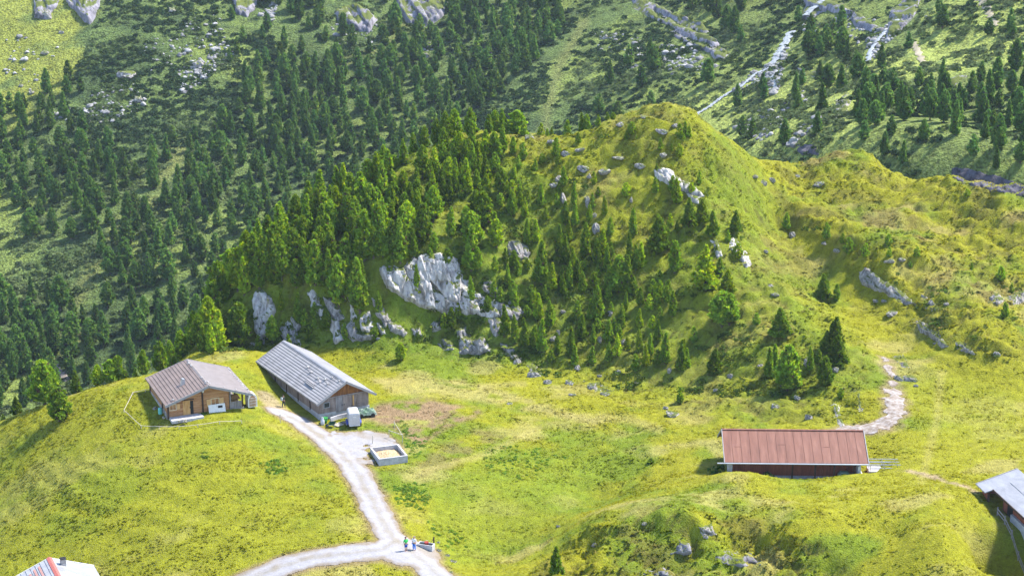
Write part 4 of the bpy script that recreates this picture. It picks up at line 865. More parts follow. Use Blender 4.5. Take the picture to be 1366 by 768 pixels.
for pl, w in [([(780, 30), (745, 90), (735, 130), (722, 190)], 7), ([(240, 205), (225, 255)], 12), ([(130, 420), (110, 450), (85, 470)], 7), ([(1053, 47), (1030, 88), (985, 118), (940, 150), (920, 160)], 6), ([(1215, 5), (1160, 75)], 5), ([(1305, 0), (1328, 35)], 5)]:
    den *= 1 - smooth(w * 1.3, w * .5, edge_dist(su, sv, pl, False))
ok = (rng.random(n) < den) & (su > -120) & (su < 1480) & (sv > -40) & ~(NG.inside(sx, sy) & (NG.sample(sx, sy) > sz - 1))
items = []
for i in np.nonzero(ok)[0]:
    s = random.uniform(.38, .95); pale = fbm(np.array([sx[i] / 16]), np.array([sy[i] / 16]), 711, 2)[0] + random.uniform(-.3, .3)
    if in_poly(su[i:i + 1], sv[i:i + 1], [(620,60),(790,20),(730,200),(600,200)])[0]: pale -= .5
    if in_poly(su[i:i + 1], sv[i:i + 1], BRIGHT_R)[0]: pale += .55
    elif su[i] < 300 and sv[i] > 200: pale += .35
    c = (.115, .15, .06) if pale > .42 else (.075, .11, .036) if pale > .1 else (.034, .060, .024)
    b = random.uniform(.8, 1.2); items.append((sx[i], sy[i], sz[i] - .15, s, s * random.uniform(.7, 1.1), tuple(q * b for q in c)))
tag(link('shrubbery', mass_mesh('shrubbery', items, sh_vars, M_LEAF, None)), 'low dwarf pine and willow scrub on the far mountainside', None, kind='stuff')
print('shrubs', len(items))

# undergrowth on the wooded flank of the knoll and on the ridge
ug_vars = [clump_arrays(np.random.default_rng(650 + k), 60, .75, .5, .26) for k in range(6)]
n = 16000
sx = rng.uniform(-60, 110, n); sy = rng.uniform(200, 272, n); sz = NG.sample(sx, sy); su, sv, _d = project(sx, sy, sz)
den = .65 * in_poly(su, sv, [(250, 470), (310, 385), (420, 285), (560, 205), (640, 180), (700, 215), (760, 290), (860, 310), (960, 380), (1010, 480), (1000, 530), (860, 520), (700, 500), (640, 400), (480, 340), (400, 380)]) + .28 * in_poly(su, sv, [(980, 430), (1100, 440), (1140, 540), (1000, 545)])
den = np.maximum(den, .95 * in_poly(su, sv, [(290, 470), (290, 390), (420, 360), (500, 335), (640, 330), (720, 400), (720, 490), (640, 478), (600, 450), (520, 455), (430, 462)]))
den += .45 * in_poly(su, sv, [(1050, 290), (1140, 320), (1210, 340), (1260, 380), (1366, 380), (1366, 480), (1280, 470), (1220, 410), (1140, 360)]) + .07 * in_poly(su, sv, [(700, 200), (900, 160), (1000, 300), (960, 380), (800, 300)])
den *= smooth(-.15, .25, fbm(sx / 5, sy / 5, 721, 3))
ok = rng.random(n) < den; items = []
for i in np.nonzero(ok)[0]:
    s = random.uniform(.5, 1.2); b = random.uniform(.75, 1.35); c = (.06, .095, .016) if random.random() < .7 else (.10, .125, .022)
    items.append((sx[i], sy[i], sz[i] - .1, s, s * random.uniform(.6, 1.1), tuple(q * b for q in c)))
tag(link('undergrowth', mass_mesh('undergrowth', items, ug_vars, M_LEAF, None)), 'low heath and alpine rose scrub between the pines of the knoll', None, kind='stuff')
# dock and nettle patches near the road
items = []
for poly, k in [([(525, 648), (560, 640), (580, 660), (560, 682), (530, 672)], 120), ([(345, 616), (372, 612), (385, 626), (360, 634)], 60), ([(640, 600), (700, 590), (760, 610), (700, 640), (650, 630)], 90), ([(535, 560), (570, 590), (555, 612), (542, 600)], 70), ([(560, 690), (600, 700), (640, 740), (600, 735)], 30), ([(262, 605), (276, 602), (278, 612)], 6)]:
    P = np.array(poly); j = 0
    while j < k:
        u = random.uniform(P[:, 0].min(), P[:, 0].max()); v = random.uniform(P[:, 1].min(), P[:, 1].max())
        if not in_poly(np.array([u]), np.array([v]), poly)[0]: continue
        j += 1; p, t = hit1(u, v); s = random.uniform(.2, .42); b = random.uniform(.8, 1.3); items.append((p.x, p.y, p.z - .05, s, s * .9, (.11 * b, .19 * b, .025 * b)))
tag(link('dock_leaves', mass_mesh('dock_leaves', items, ug_vars, M_LEAF, None)), 'bright green dock and nettle patches in the meadow', None, kind='stuff')

# scree
sc_vars = []
for me in ROCKS[:5]:
    V = np.empty(len(me.vertices) * 3, np.float32); me.vertices.foreach_get('co', V); V = V.reshape(-1, 3); F = np.array([p.vertices[:] for p in me.polygons]); sc_vars.append((V, F, np.ones_like(V)))
items = []
SCREE = [([(235, 95), (300, 55), (315, 70), (270, 110), (245, 125)], 190), ([(120, 115), (180, 110), (200, 140), (150, 165), (110, 150)], 70), ([(70, 145), (160, 140), (150, 165), (60, 160)], 60), ([(190, 60), (290, 10), (300, 50), (200, 110)], 80), ([(0, 40), (80, 60), (50, 130), (10, 130)], 30), ([(345, 20), (370, 0), (365, 30)], 40), ([(440, 30), (520, 30), (500, 60), (450, 60)], 40),
         ([(780, 40), (870, 50), (900, 100), (820, 90)], 60), ([(880, 60), (940, 60), (930, 95), (880, 90)], 70), ([(1018, 90), (1045, 85), (1040, 120), (1028, 130)], 80), ([(975, 175), (1010, 150), (1040, 140), (1075, 120), (1080, 135), (1020, 190)], 90), ([(1000, 100), (1030, 84), (1046, 60), (1056, 62), (1040, 96), (1010, 112), (985, 128), (978, 122)], 110), ([(1150, 60), (1200, 20), (1206, 32), (1168, 80)], 60), ([(560, 60), (600, 50), (590, 75), (560, 78)], 30), ([(1050, 190), (1090, 150), (1100, 165), (1060, 200)], 40), ([(890, 70), (960, 90), (950, 110), (900, 95)], 40), ([(1070, 30), (1240, 20), (1180, 60), (1080, 60)], 70)]
for poly, k in SCREE:
    P = np.array(poly); j = 0
    U = np.random.default_rng(k).uniform(P.min(0), P.max(0), (k * 6, 2)); U = U[in_poly(U[:, 0], U[:, 1], poly)][:k]
    hx, hy, hz, ht = hit(U[:, 0], U[:, 1], t0=300)
    for i in range(len(U)):
        s = random.uniform(.28, .75) * (2.0 if random.random() < .08 else 1); b = random.uniform(.6, 1.3); items.append((hx[i], hy[i], hz[i] + .02 * s, s * random.uniform(.8, 1.3), s * .7, (.26 * b, .255 * b, .255 * b)))
M_SCREE = ground_mat('scree_stone', 1.2, 3, .5, .3, .3)
tag(link('scree', mass_mesh('scree', items, sc_vars, M_SCREE, None)), 'pale scattered stones on the far mountainside', None, kind='stuff')

# crags high on the mountain
cr = dict(mat=M_CRAG, step=1.5, name='crag', cat='crag', sc=2.2)
rock_face([(526, -14), (604, -14), (596, 12), (585, 28), (562, 39), (545, 32), (530, 16)], 'large purple grey crag at the top edge, left of the middle', 1.5, **cr)
rock_face([(446, 14), (476, 4), (492, 14), (505, 26), (492, 44), (470, 40), (450, 32)], 'broken grey crag left of the large purple one', 1.2, **cr)
rock_face([(838, -8), (868, 2), (905, 20), (938, 32), (962, 62), (946, 72), (912, 57), (872, 30), (845, 10)], 'long slanting crag band above the upper meadow', 1.2, **cr)
rock_face([(306, -12), (348, -12), (340, 14), (330, 24), (314, 18)], 'small grey crag at the top edge above the scree', 1.2, **cr)
rock_face([(44, -12), (84, -12), (76, 10), (62, 26), (46, 24)], 'dark crag at the top left, the one with a detached block', 1.2, **cr)
rock_face([(86, -12), (136, -12), (130, 20), (120, 36), (106, 22), (92, 10)], 'dark gullied crag right of the top left one', 1.3, **cr)
rock_face([(1106, 158), (1116, 136), (1132, 127), (1136, 134), (1130, 150), (1116, 163)], 'pale leaning rock slab between trees on the right slope', .9, mat=M_ROCK, step=1.2, name='crag', cat='crag', sc=1.2)
rock_face([(1066, -8), (1112, -8), (1136, 12), (1128, 22), (1104, 14), (1078, 30), (1064, 24), (1074, 10)], 'grey crag split by a stream at the top edge', 1.0, **cr)
rock_face([(1120, 12), (1148, 18), (1172, 36), (1164, 44), (1138, 34)], 'rounded grey crag right of the split one', 1.0, **cr)
rock_face([(1188, 14), (1214, -10), (1230, -8), (1222, 20), (1198, 46), (1180, 52)], 'grey crag beside the right hand stream', 1.0, **cr)
rock_face([(942, 66), (962, 62), (974, 72), (966, 80), (952, 80)], 'small grey crag below the long slanting band', 1.0, **cr)
rock_face([(1060, 88), (1082, 96), (1100, 92), (1130, 88), (1128, 100), (1096, 104), (1066, 102)], 'low rock band under the upper clump of pines', .8, **cr)
rock_face([(1262, 106), (1278, 100), (1290, 102), (1272, 114), (1262, 114)], 'pale rock tip above the dense pines on the right slope', .8, **cr)
rock_face([(1062, 200), (1072, 190), (1090, 190), (1092, 206), (1072, 210)], 'violet shaded rock behind the grassy saddle', .5, mat=M_BANK, step=1.5, name='crag', cat='crag', sc=1.2)
rock_face([(1268, 222), (1300, 226), (1340, 237), (1380, 250), (1380, 266), (1320, 254), (1270, 238)], 'dark violet stream bank rock behind the right ridge', .4, mat=M_BANK, step=1.5, name='crag', cat='crag', sc=1.0)
for b in [(168, 96, 26, 14, 'broad grey block above the dense forest, left of the scree'), (265, 82, 16, 12, 'grey boulder at the foot of the scree strip'), (62, 16, 20, 16, 'dark block fallen from the top left crag'), (82, 42, 7, 5, 'white stone on the bright upper left meadow'), (60, 69, 11, 6, 'flat pale stone on the bright upper left meadow'), (28, 128, 9, 6, 'pale boulder low on the bright upper left meadow'), (42, 122, 8, 6, 'second pale boulder beside the low one on the upper left meadow'), (28, 113, 6, 5, 'small pale boulder above the low pair on the upper left meadow'), (230, 12, 12, 10, 'pale boulder near the top edge in scrub'), (185, 130, 14, 12, 'split grey boulder in scrub'),
          (808, 48, 10, 9, 'white boulder on the upper middle meadow'), (568, 72, 13, 9, 'white slab between pines in the upper forest')]: boulder(*b)

# streams and tracks
M_WATER = noisy_mat('white_water', (.16, .18, .19), (.40, .42, .43), 1.5, (1, 1, 1), .7, .5, .1)
M_PATH = noisy_mat('worn_track', (.22, .19, .12), (.36, .31, .22), .8, rough=.95)
def ribbon(name, pix, w, mat, label=None, lift=.12, t0=140, kind='structure', steps=10):
    P = []
    for i in range(len(pix) - 1):
        for k in range(steps): f = k / steps; P.append((pix[i][0] + f * (pix[i + 1][0] - pix[i][0]) + random.uniform(-.7, .7), pix[i][1] + f * (pix[i + 1][1] - pix[i][1])))
    P.append(pix[-1]); hx, hy, hz, ht = hit([p[0] for p in P], [p[1] for p in P], t0=t0)
    V, F = [], []
    for i in range(len(P)):
        j0, j1 = max(i - 1, 0), min(i + 1, len(P) - 1); dx, dy = hx[j1] - hx[j0], hy[j1] - hy[j0]; L = math.hypot(dx, dy) + 1e-6
        for k in range(5):
            o = (k - 2) / 2 * w * (.5 + .25 * math.sin(i * 1.7) + .35 * random.random()); x = hx[i] - dy / L * o; y = hy[i] + dx / L * o
            V.append((x, y, float(ground(x, y)) + lift - (.10 if k in (0, 4) else 0) + random.uniform(-.04, .04)))
    for i in range(len(P) - 1):
        for k in range(4): F.append((i * 5 + k, i * 5 + k + 1, i * 5 + k + 6, i * 5 + k + 5))
    me = np_mesh(name, np.array(V), np.array(F), None, True, mat); o = link(name, me); return tag(o, label, None, None, kind)
ribbon('waterfall', [(1055, 44), (1046, 62), (1038, 72), (1030, 88)], 1.7, M_WATER, lift=.5, t0=300)
ribbon('stream', [(1030, 88), (1022, 94), (1008, 99), (996, 110), (985, 119), (970, 126), (958, 134), (948, 142), (932, 152), (920, 160)], .9, M_WATER, lift=.35, t0=300)
ribbon('stream', [(1034, 92), (1031, 104), (1036, 114), (1030, 126)], 1.2, M_WATER, lift=.3, t0=300)
ribbon('stream', [(1104, -6), (1092, 12), (1080, 22), (1074, 28)], 1.8, M_WATER, lift=1.6, t0=300)
ribbon('stream', [(1212, 8), (1196, 32), (1180, 46), (1170, 56), (1160, 72), (1158, 84)], .9, M_WATER, lift=.6, t0=300)
ribbon('footpath', [(1306, -4), (1318, 12), (1322, 22), (1328, 36)], 1.2, M_PATH, lift=.2, t0=250)
ribbon('footpath', [(1218, 58), (1224, 68), (1232, 86)], 1.0, M_PATH, lift=.2, t0=250)
ribbon('footpath', [(62, 478), (72, 482), (74, 490), (82, 498), (90, 508)], 1.0, M_TRACK, lift=.25, t0=260)
# ------------------------------------------------------------------ buildings
M_LOG = noisy_mat('log_wall', (.17, .075, .030), (.35, .175, .075), 1.2, (.35, .35, 3.5), .85, .4, .03, c3=(.44, .26, .13), lo=.3, hi=.7)
M_LOGD = noisy_mat('weathered_boards', (.12, .085, .07), (.23, .175, .15), 1.2, (2.2, 2.2, .4), .9, .4, .03, c3=(.30, .24, .21), lo=.3, hi=.7)
M_GABLE = noisy_mat('rusty_gable_boards', (.11, .045, .018), (.30, .12, .03), 1.4, (2.5, 2.5, .35), .85, .4, .03)
M_REDW = noisy_mat('red_brown_boards', (.17, .048, .026), (.32, .10, .052), 1.4, (2.5, 2.5, .35), .85, .4, .03)
M_DARKW = noisy_mat('dark_timber', (.030, .018, .013), (.07, .042, .028), 2, (1, 1, .4), .9, .3, .02)
M_DOOR = noisy_mat('larch_planks', (.36, .19, .06), (.52, .31, .12), 2, (3, 3, .4), .8, .3, .02)
M_DOORG = noisy_mat('grey_planks', (.15, .13, .12), (.29, .26, .25), 2, (3, 3, .4), .85, .3, .02)
M_FRAME = flat_mat('pale_frame', (.55, .45, .30)); M_SHUT = flat_mat('shutter_wood', (.50, .30, .13))
M_DARK = flat_mat('dark_interior', (.012, .010, .009)); M_STONEW = noisy_mat('stone_base', (.16, .14, .13), (.42, .39, .37), 2.2, rough=.95, bump=.8, dist=.08)
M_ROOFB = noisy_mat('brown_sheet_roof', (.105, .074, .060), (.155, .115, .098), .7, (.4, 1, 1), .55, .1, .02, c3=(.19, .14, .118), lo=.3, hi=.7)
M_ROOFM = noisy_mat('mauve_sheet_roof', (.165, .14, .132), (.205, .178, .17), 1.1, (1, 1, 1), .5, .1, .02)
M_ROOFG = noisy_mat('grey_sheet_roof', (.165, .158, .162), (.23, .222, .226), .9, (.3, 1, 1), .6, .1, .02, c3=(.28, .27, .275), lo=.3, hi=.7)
M_ROOFR = noisy_mat('faded_red_roof', (.115, .044, .030), (.165, .066, .045), 1.2, (1.6, .22, .22), .65, .08, .02, c3=(.215, .098, .068), lo=.3, hi=.7)
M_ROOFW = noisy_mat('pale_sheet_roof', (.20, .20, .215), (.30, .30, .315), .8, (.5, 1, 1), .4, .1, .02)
M_VERGE = flat_mat('verge_board', (.25, .24, .245)); M_CONC = noisy_mat('concrete', (.30, .29, .30), (.45, .44, .45), 2, rough=.9, bump=.15)
M_WHITE = flat_mat('white_paint', (.62, .60, .57)); M_STEEL = flat_mat('galvanised_steel', (.45, .46, .48), .4, .6); M_GLASS = flat_mat('window_glass', (.03, .035, .03), .1, 0, .5)
M_STRAW = noisy_mat('straw', (.24, .16, .08), (.44, .35, .22), 5, rough=.95, bump=.8, dist=.05); M_GREENP = flat_mat('green_plastic', (.03, .20, .05), .4); M_TEAL = flat_mat('teal_plastic', (.12, .42, .40), .5)
M_DKGREEN = flat_mat('dark_green_paint', (.015, .06, .035), .4); M_TARP = noisy_mat('green_tarp', (.06, .13, .07), (.26, .31, .26), 1.5, rough=.5, bump=.6, dist=.1)
M_RUBBER = flat_mat('rubber', (.02, .02, .02), .8); M_BLUE = flat_mat('blue_plastic', (.03, .05, .28), .5); M_ALU = flat_mat('aluminium_panel', (.46, .47, .50), .4, .2); M_TERRA = flat_mat('red_cap', (.36, .10, .08))
M_SALMON = flat_mat('salmon_strip', (.36, .19, .16)); M_WOODF = flat_mat('bleached_wood', (.42, .37, .30)); M_EARTH = noisy_mat('trodden_earth', (.24, .18, .12), (.40, .33, .24), 1.5, rough=.95, bump=.5)

def courses(poly0, poly1, n, step=.05, th=.10):
    """stepped roof skin between ridge (x,z) and eave (x,z): lapped courses, outline for MB.prism along y"""
    (x0, z0), (x1, z1) = poly0, poly1; top = []
    for k in range(n):
        a, b = k / n, (k + 1) / n
        top.append((x0 + (x1 - x0) * a, z0 + (z1 - z0) * a - step * .2)); top.append((x0 + (x1 - x0) * b, z0 + (z1 - z0) * b + step))
    return top + [(x1, z1 - th), (x0, z0 - th)]
def roof_pair(root, w, y0, y1, ze, za, n, mats, gap=.02, seams=False, th=.14, names=('roof', 'roof')):
    out = []
    for sgn, mat in ((-1, mats[0]), (1, mats[1])):
        mb = MB(); x1 = sgn * w / 2
        if not seams:
            pr = courses((sgn * gap, za), (x1, ze), n, .055, th)
            mb.prism(pr if sgn > 0 else pr[::-1], y0, y1, 'y')
        else:
            mb.prism([(sgn * gap, za), (x1, ze), (x1, ze - th), (sgn * gap, za - th)], y0, y1, 'y')
            k = int((y1 - y0) / seams)
            for i in range(1, k):
                y = y0 + (y1 - y0) * i / k
                mb.beam((sgn * (gap + .03), y, za + .015), (x1 * .997, y, ze + .015 + .0), .05, .06)
        out.append(mb.build(names[0] if sgn < 0 else names[1], mat, root))
    return out
def verges(root, w, y, ze, za, mat, d=.16, out=.05):
    for sgn in (-1, 1):
        b = MB(); b.beam((sgn * .02, y, za - .10), (sgn * (w / 2 + .02), y, ze - .10), .07, .30); b.build('barge_board', mat, root)
def log_wall(a, b, z0, z1f, th=.16, h=.24, n_jit=3):
    """horizontal logs from a to b (x,y), z1f(t) gives the top along the wall"""
    mb = MB(); ax, ay = a; bx, by = b; L = math.hypot(bx - ax, by - ay); ux, uy = (bx - ax) / L, (by - ay) / L; z = z0
    zmax = max(z1f(t / 20) for t in range(21))
    while z < zmax - .03:
        zt = z + h * .94
        ts = [t / 60 for t in range(61) if z1f(t / 60) >= min(zt, zmax) - .04]
        if not ts: break
        t0, t1 = ts[0], ts[-1]
        if t1 - t0 > .02:
            M = Matrix(((ux, -uy, 0, ax), (uy, ux, 0, ay), (0, 0, 1, 0), (0, 0, 0, 1))); o = random.uniform(-.015, .015)
            mb.box(t0 * L, t1 * L, -th / 2 + o, th / 2 + o, z, zt, M)
        z += h
    return mb
def board_wall(mb, a, b, z0, z1f, th=.06, wd=.22):
    ax, ay = a; bx, by = b; L = math.hypot(bx - ax, by - ay); ux, uy = (bx - ax) / L, (by - ay) / L; n = max(1, int(L / wd))
    M = Matrix(((ux, -uy, 0, ax), (uy, ux, 0, ay), (0, 0, 1, 0), (0, 0, 0, 1)))
    for k in range(n):
        x0, x1 = L * k / n + .008, L * (k + 1) / n - .008; o = random.uniform(-.012, .012)
        mb.add([(x0, -th / 2 + o, z0), (x1, -th / 2 + o, z0), (x1, th / 2 + o, z0), (x0, th / 2 + o, z0), (x0, -th / 2 + o, z1f(x0 / L)), (x1, -th / 2 + o, z1f(x1 / L)), (x1, th / 2 + o, z1f(x1 / L)), (x0, th / 2 + o, z1f(x0 / L))],
               [(0, 3, 2, 1), (4, 5, 6, 7), (0, 1, 5, 4), (1, 2, 6, 5), (2, 3, 7, 6), (3, 0, 4, 7)], M)
    return mb
def shutter_window(root, x, z, w, h, y, sides=(-1, 1)):
    fr = MB()
    for (x0, x1, z0, z1) in ((x - w / 2 - .09, x - w / 2, z - .09, z + h + .09), (x + w / 2, x + w / 2 + .09, z - .09, z + h + .09), (x - w / 2, x + w / 2, z + h, z + h + .09), (x - w / 2, x + w / 2, z - .09, z), (x - .025, x + .025, z, z + h)):
        fr.box(x0, x1, y - .11, y + .02, z0, z1)
    f = fr.build('window', M_FRAME, root)
    MB().box(x - w / 2, x + w / 2, y - .06, y - .03, z, z + h).build('pane', M_GLASS, f)
    for s in sides:
        x0 = x + s * (w / 2 + .12); MB().box(min(x0, x0 + s * w * .55), max(x0, x0 + s * w * .55), y - .15, y - .09, z - .05, z + h + .05).build('shutter', M_SHUT, root)

# ---- the log hut
HUT_Z = 5.0; YAW = R(24)
hut = empty('log_hut', (-39.14 , 201.75, HUT_Z), YAW); tag(hut, 'brown log hut with orange plank door and two toned roof on the left hill', 'hut')
w, d, ze, za = 11.5, 12.1, 2.0, 3.95
roofx = lambda x: za - (za - ze) * abs(x) / (w / 2) - .16
xl, xr, yf, yb = -5.25, 2.75, .95, 11.3
log_wall((xl, yf), (xr, yf), .0, lambda t: roofx(xl + (xr - xl) * t)).build('front_wall', M_LOG, hut)
log_wall((xl, yf + .1), (xl, yb), .25, lambda t: roofx(xl)).build('side_wall', M_LOG, hut)
log_wall((xr, yf + .1), (xr, yb), .0, lambda t: roofx(xr)).build('side_wall', M_LOG, hut)
log_wall((xl, yb), (5.0, yb), .0, lambda t: roofx(xl + (5.0 - xl) * t)).build('rear_wall', M_LOG, hut)
MB().box(xl - .13, xl + .2, yf + .3, yb, -1.2, .55).build('stone_base', M_STONEW, hut)
for x in (xl, -.72):
    MB().box(x - .11, x + .11, yf - .16, yf - .08, -.05, roofx(x) - .02).build('corner_beam', M_DARKW, hut)
for y in (3.6, yb - .2):
    MB().box(xl - .2, xl - .085, y - .12, y + .12, .0, roofx(xl) - .02).build('corner_beam', M_DARKW, hut)
dr = MB()
for k in range(4): dr.box(-3.3 + k * .235, -3.3 + k * .235 + .22, yf - .16, yf - .09, .16, 2.1)
door = dr.build('door', M_DOOR, hut); MB().box(-2.36, -1.95, yf - .105, yf - .085, .16, 1.95).build('doorway', M_DARK, hut)
MB().box(-3.42, -1.85, yf - .15, yf - .085, 2.12, 2.24).build('door_lintel', M_DARKW, hut); MB().box(-2.45, -2.38, yf - .22, yf - .165, 1.0, 1.2).build('handle', M_DARK, door)
shutter_window(hut, -4.6, 1.05, .75, .68, yf, (1,)); shutter_window(hut, .93, .95, .95, .85, yf)
shd = MB(); shd.box(-.1, .1, 0, .12, 0, .1)
bpy_lamp = MB()
lt = bm_ = None
bm = bmesh.new(); bmesh.ops.create_icosphere(bm, subdivisions=2, radius=.17); me = bpy.data.meshes.new('lamp_globe'); bm.to_mesh(me); bm.free(); me.materials.append(M_WHITE)
o = link('lamp_globe', me, hut); o.location = (-.68, yf - .34, 3.1)
MB().box(-.71, -.65, yf - .34, yf - .08, 3.06, 3.10).build('lamp_bracket', M_DARKW, hut)
MB().box(xl + .1, -1.0, -.75, yf - .02, -.25, .13).build('terrace', M_CONC, hut)
# porch at the right
MB().box(xr + .1, 4.75, yf, yb, -.3, .12).build('porch_floor', M_DOORG, hut)
for y in (yf + .12, 5, 9.5): MB().box(4.5, 4.68, y - .09, y + .09, .12, roofx(4.6) - .0).build('porch_post', M_DARKW, hut)
MB().box(xr + .12, xr + .3, yf + .0, yf + .18, .12, roofx(xr + .2)).build('porch_post', M_DOORG, hut)
board_wall(MB(), (xr + .3, yf + .1), (4.5, yf + .1), .14, lambda t: 1.0, .05, .2).build('porch_railing', M_DOORG, hut)
MB().box(xr + .12, xr + .2, yf + .3, yb, .12, roofx(xr + .2) - .02).build('porch_back', M_DARKW, hut)
pile = MB()
for r_ in range(5):
    for k in range(10 - r_): pile.tube([(xr + .55 + .07 * r_ + k * .14, yf + 1.2, .9 + r_ * .13), (xr + .55 + .07 * r_ + k * .14, yf + 1.7, .9 + r_ * .13)], .065, 6)
pile.box(xr + .45, 4.3, yf + 1.15, yf + 1.75, .13, .83)
tag(pile.build('firewood_pile', M_DOOR), 'orange split firewood stacked behind the porch railing of the log hut', 'firewood')
bpy.data.objects['firewood_pile'].matrix_world = Matrix.Translation(hut.location) @ Matrix.Rotation(YAW, 4, 'Z')
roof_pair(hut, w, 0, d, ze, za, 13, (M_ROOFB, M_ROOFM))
verges(hut, w, -.04, ze, za, M_VERGE)
verges(hut, w, d + .04, ze, za, M_VERGE)
cap = MB(); cap.prism([(-.22, za - .02), (0, za + .09), (.22, za - .02)], .0, d, 'y'); cap.build('ridge_cap', M_ROOFM, hut)
ch = MB(); cz = za - (za - ze) * .42; ch.prism([(-2.75, cz - .35), (-2.1, cz - .15), (-2.2, cz + .75), (-2.5, cz + .85)], 4.0, 4.6, 'y'); ch.build('chimney', M_STEEL, hut)
HM = Matrix.Translation(hut.location) @ Matrix.Rotation(YAW, 4, 'Z')
def on_hut(x, y, z): return HM @ Vector((x, y, z))
PALE_STONES = []
for me in ROCKS[:4]:
    m_ = me.copy(); m_.materials.clear(); m_.materials.append(M_PALE); PALE_STONES.append(m_)
def roof_stone(p, s, label, group):
    o = link('roof_stone', PALE_STONES[random.randrange(4)]); o.location = p; o.scale = (s * random.uniform(.8, 1.3), s * random.uniform(.8, 1.3), s * .6); o.rotation_euler = (0, 0, random.uniform(0, 6)); return tag(o, label, 'roof stone', group)
for k in range(17): roof_stone(on_hut(5.45 - .2 * random.random(), .5 + k * .68, ze + .20), random.uniform(.13, .2), 'pale weight stone lined along the right eave of the hut roof', 'stones along the right eave of the hut roof')
for y in (.6, .95, 1.3, 1.7, 2.3, 3.4, 8.8, 9.3, 10.0, 10.5, 11.1): roof_stone(on_hut(random.uniform(-.25, .3), y, za + .12), random.uniform(.13, .2), 'pale weight stone lying along the ridge of the hut roof', 'stones on the ridge of the hut roof')
roof_stone(on_hut(2.1, .5, ze + 1.33), .17, 'pale stone alone on the front edge of the mauve roof slope', None)
roof_stone(on_hut(3.6, .5, ze + .83), .15, 'small pale stone nearer the eave on the front edge of the mauve slope', None)
roof_stone(on_hut(-4.6, .6, ze + .52), .17, 'pale stone on the lower front corner of the brown roof slope', None)
def place(o, M): o.matrix_world = M; return o
b = MB(); b.box(0, 2.2, -.03, .03, 0, 1.15); bd = empty('leaning_panel'); tag(bd, 'white panel with a dark hatch leaning on the hut wall under the window', 'panel'); place(bd, HM @ Matrix.Translation((-.05, .33, .0)) @ Matrix.Rotation(R(-20), 4, 'X'))
b.build('panel', M_WHITE, bd); MB().box(1.25, 1.85, -.05, -.032, .62, .92).build('hatch', M_DARK, bd)
# white domed kennel at the right of the porch
kn = empty('kennel'); tag(kn, 'small white arched kennel with brown barred door beside the hut porch', 'kennel'); place(kn, HM @ Matrix.Translation((6.0, 1.2, -.2)))
arch = [(-.62, 0), (-.62, 1.15)] + [(-.62 * math.cos(a * math.pi / 8), 1.15 + .62 * math.sin(a * math.pi / 8)) for a in range(1, 8)] + [(.62, 1.15), (.62, 0)]
MB().prism(arch, 0, 1.5, 'y').build('shell', M_WHITE, kn)
a2 = [(x * .72, .12 + z * .82) for x, z in arch]; dk = MB().prism(a2, -.03, -.004, 'y').build('door', M_LOG, kn)
br = MB()
for k in range(-2, 3): br.box(k * .17 - .015, k * .17 + .015, -.06, -.032, .15, 1.35)
for z in (.5, .9, 1.25): br.box(-.42, .42, -.065, -.034, z, z + .035)
br.build('bars', M_WHITE, dk)
# teal barrel by the stone base
tb = MB(); tb.tube([(0, 0, 0), (0, 0, .15), (0, 0, .75), (0, 0, .85)], [.24, .27, .27, .23], 12); tag(place(tb.build('barrel', M_TEAL, None, 0, True), HM @ Matrix.Translation((-5.85, 2.9, .0))), 'turquoise barrel standing by the stone base of the log hut', 'barrel')
for (x, y, s, lb) in [(-5.75, 1.2, .28, 'grey stone at the front left corner of the log hut'), (-3.6, -1.15, .32, 'grey stone below the hut terrace'), (-4.3, -1.05, .2, 'small stone left of the grey one below the hut terrace'), (-6.0, 5.2, .4, 'grey block at the stone base of the log hut')]:
    o = link('boulder', ROCKS[random.randrange(9)]); o.location = HM @ Vector((x, y, .05)); o.scale = (s, s, s * .8); tag(o, lb, 'boulder')
V, F, c = ug_vars[0]; o = link('potted_shrub', np_mesh('potted_shrub', V * .55, F, c * np.array((.06, .13, .02)), False, M_LEAF)); o.location = HM @ Vector((-.75, .3, .02)); tag(o, 'small green shrub against the hut front beside the white panel', 'shrub')
# low rail fence round the hut
fp = [(205, 516), (194, 518.6), (177.6, 522), (165.6, 545.7), (188.5, 566.6), (212.5, 567.6), (239, 567.5), (264, 565.4), (293, 561), (322.5, 560)]
fe = empty('rail_fence'); tag(fe, 'low pale single rail fence curving round the log hut', 'fence'); pts = [hit1(u, v + 4.5)[0] for u, v in fp]
fe.location = pts[0]
ml = MB()
for i, p in enumerate(pts):
    q = p - pts[0]; m2 = MB(); m2.tube([q + Vector((0, 0, -.3)), q + Vector((0, 0, .42))], .045, 6); m2.build('post', M_WOODF, fe)
    if i: ml.tube([pts[i - 1] - pts[0] + Vector((0, 0, .38)), (pts[i - 1] + p) / 2 - pts[0] + Vector((0, 0, .34)), q + Vector((0, 0, .38))], .035, 6)
ml.build('rail', M_WOODF, fe)

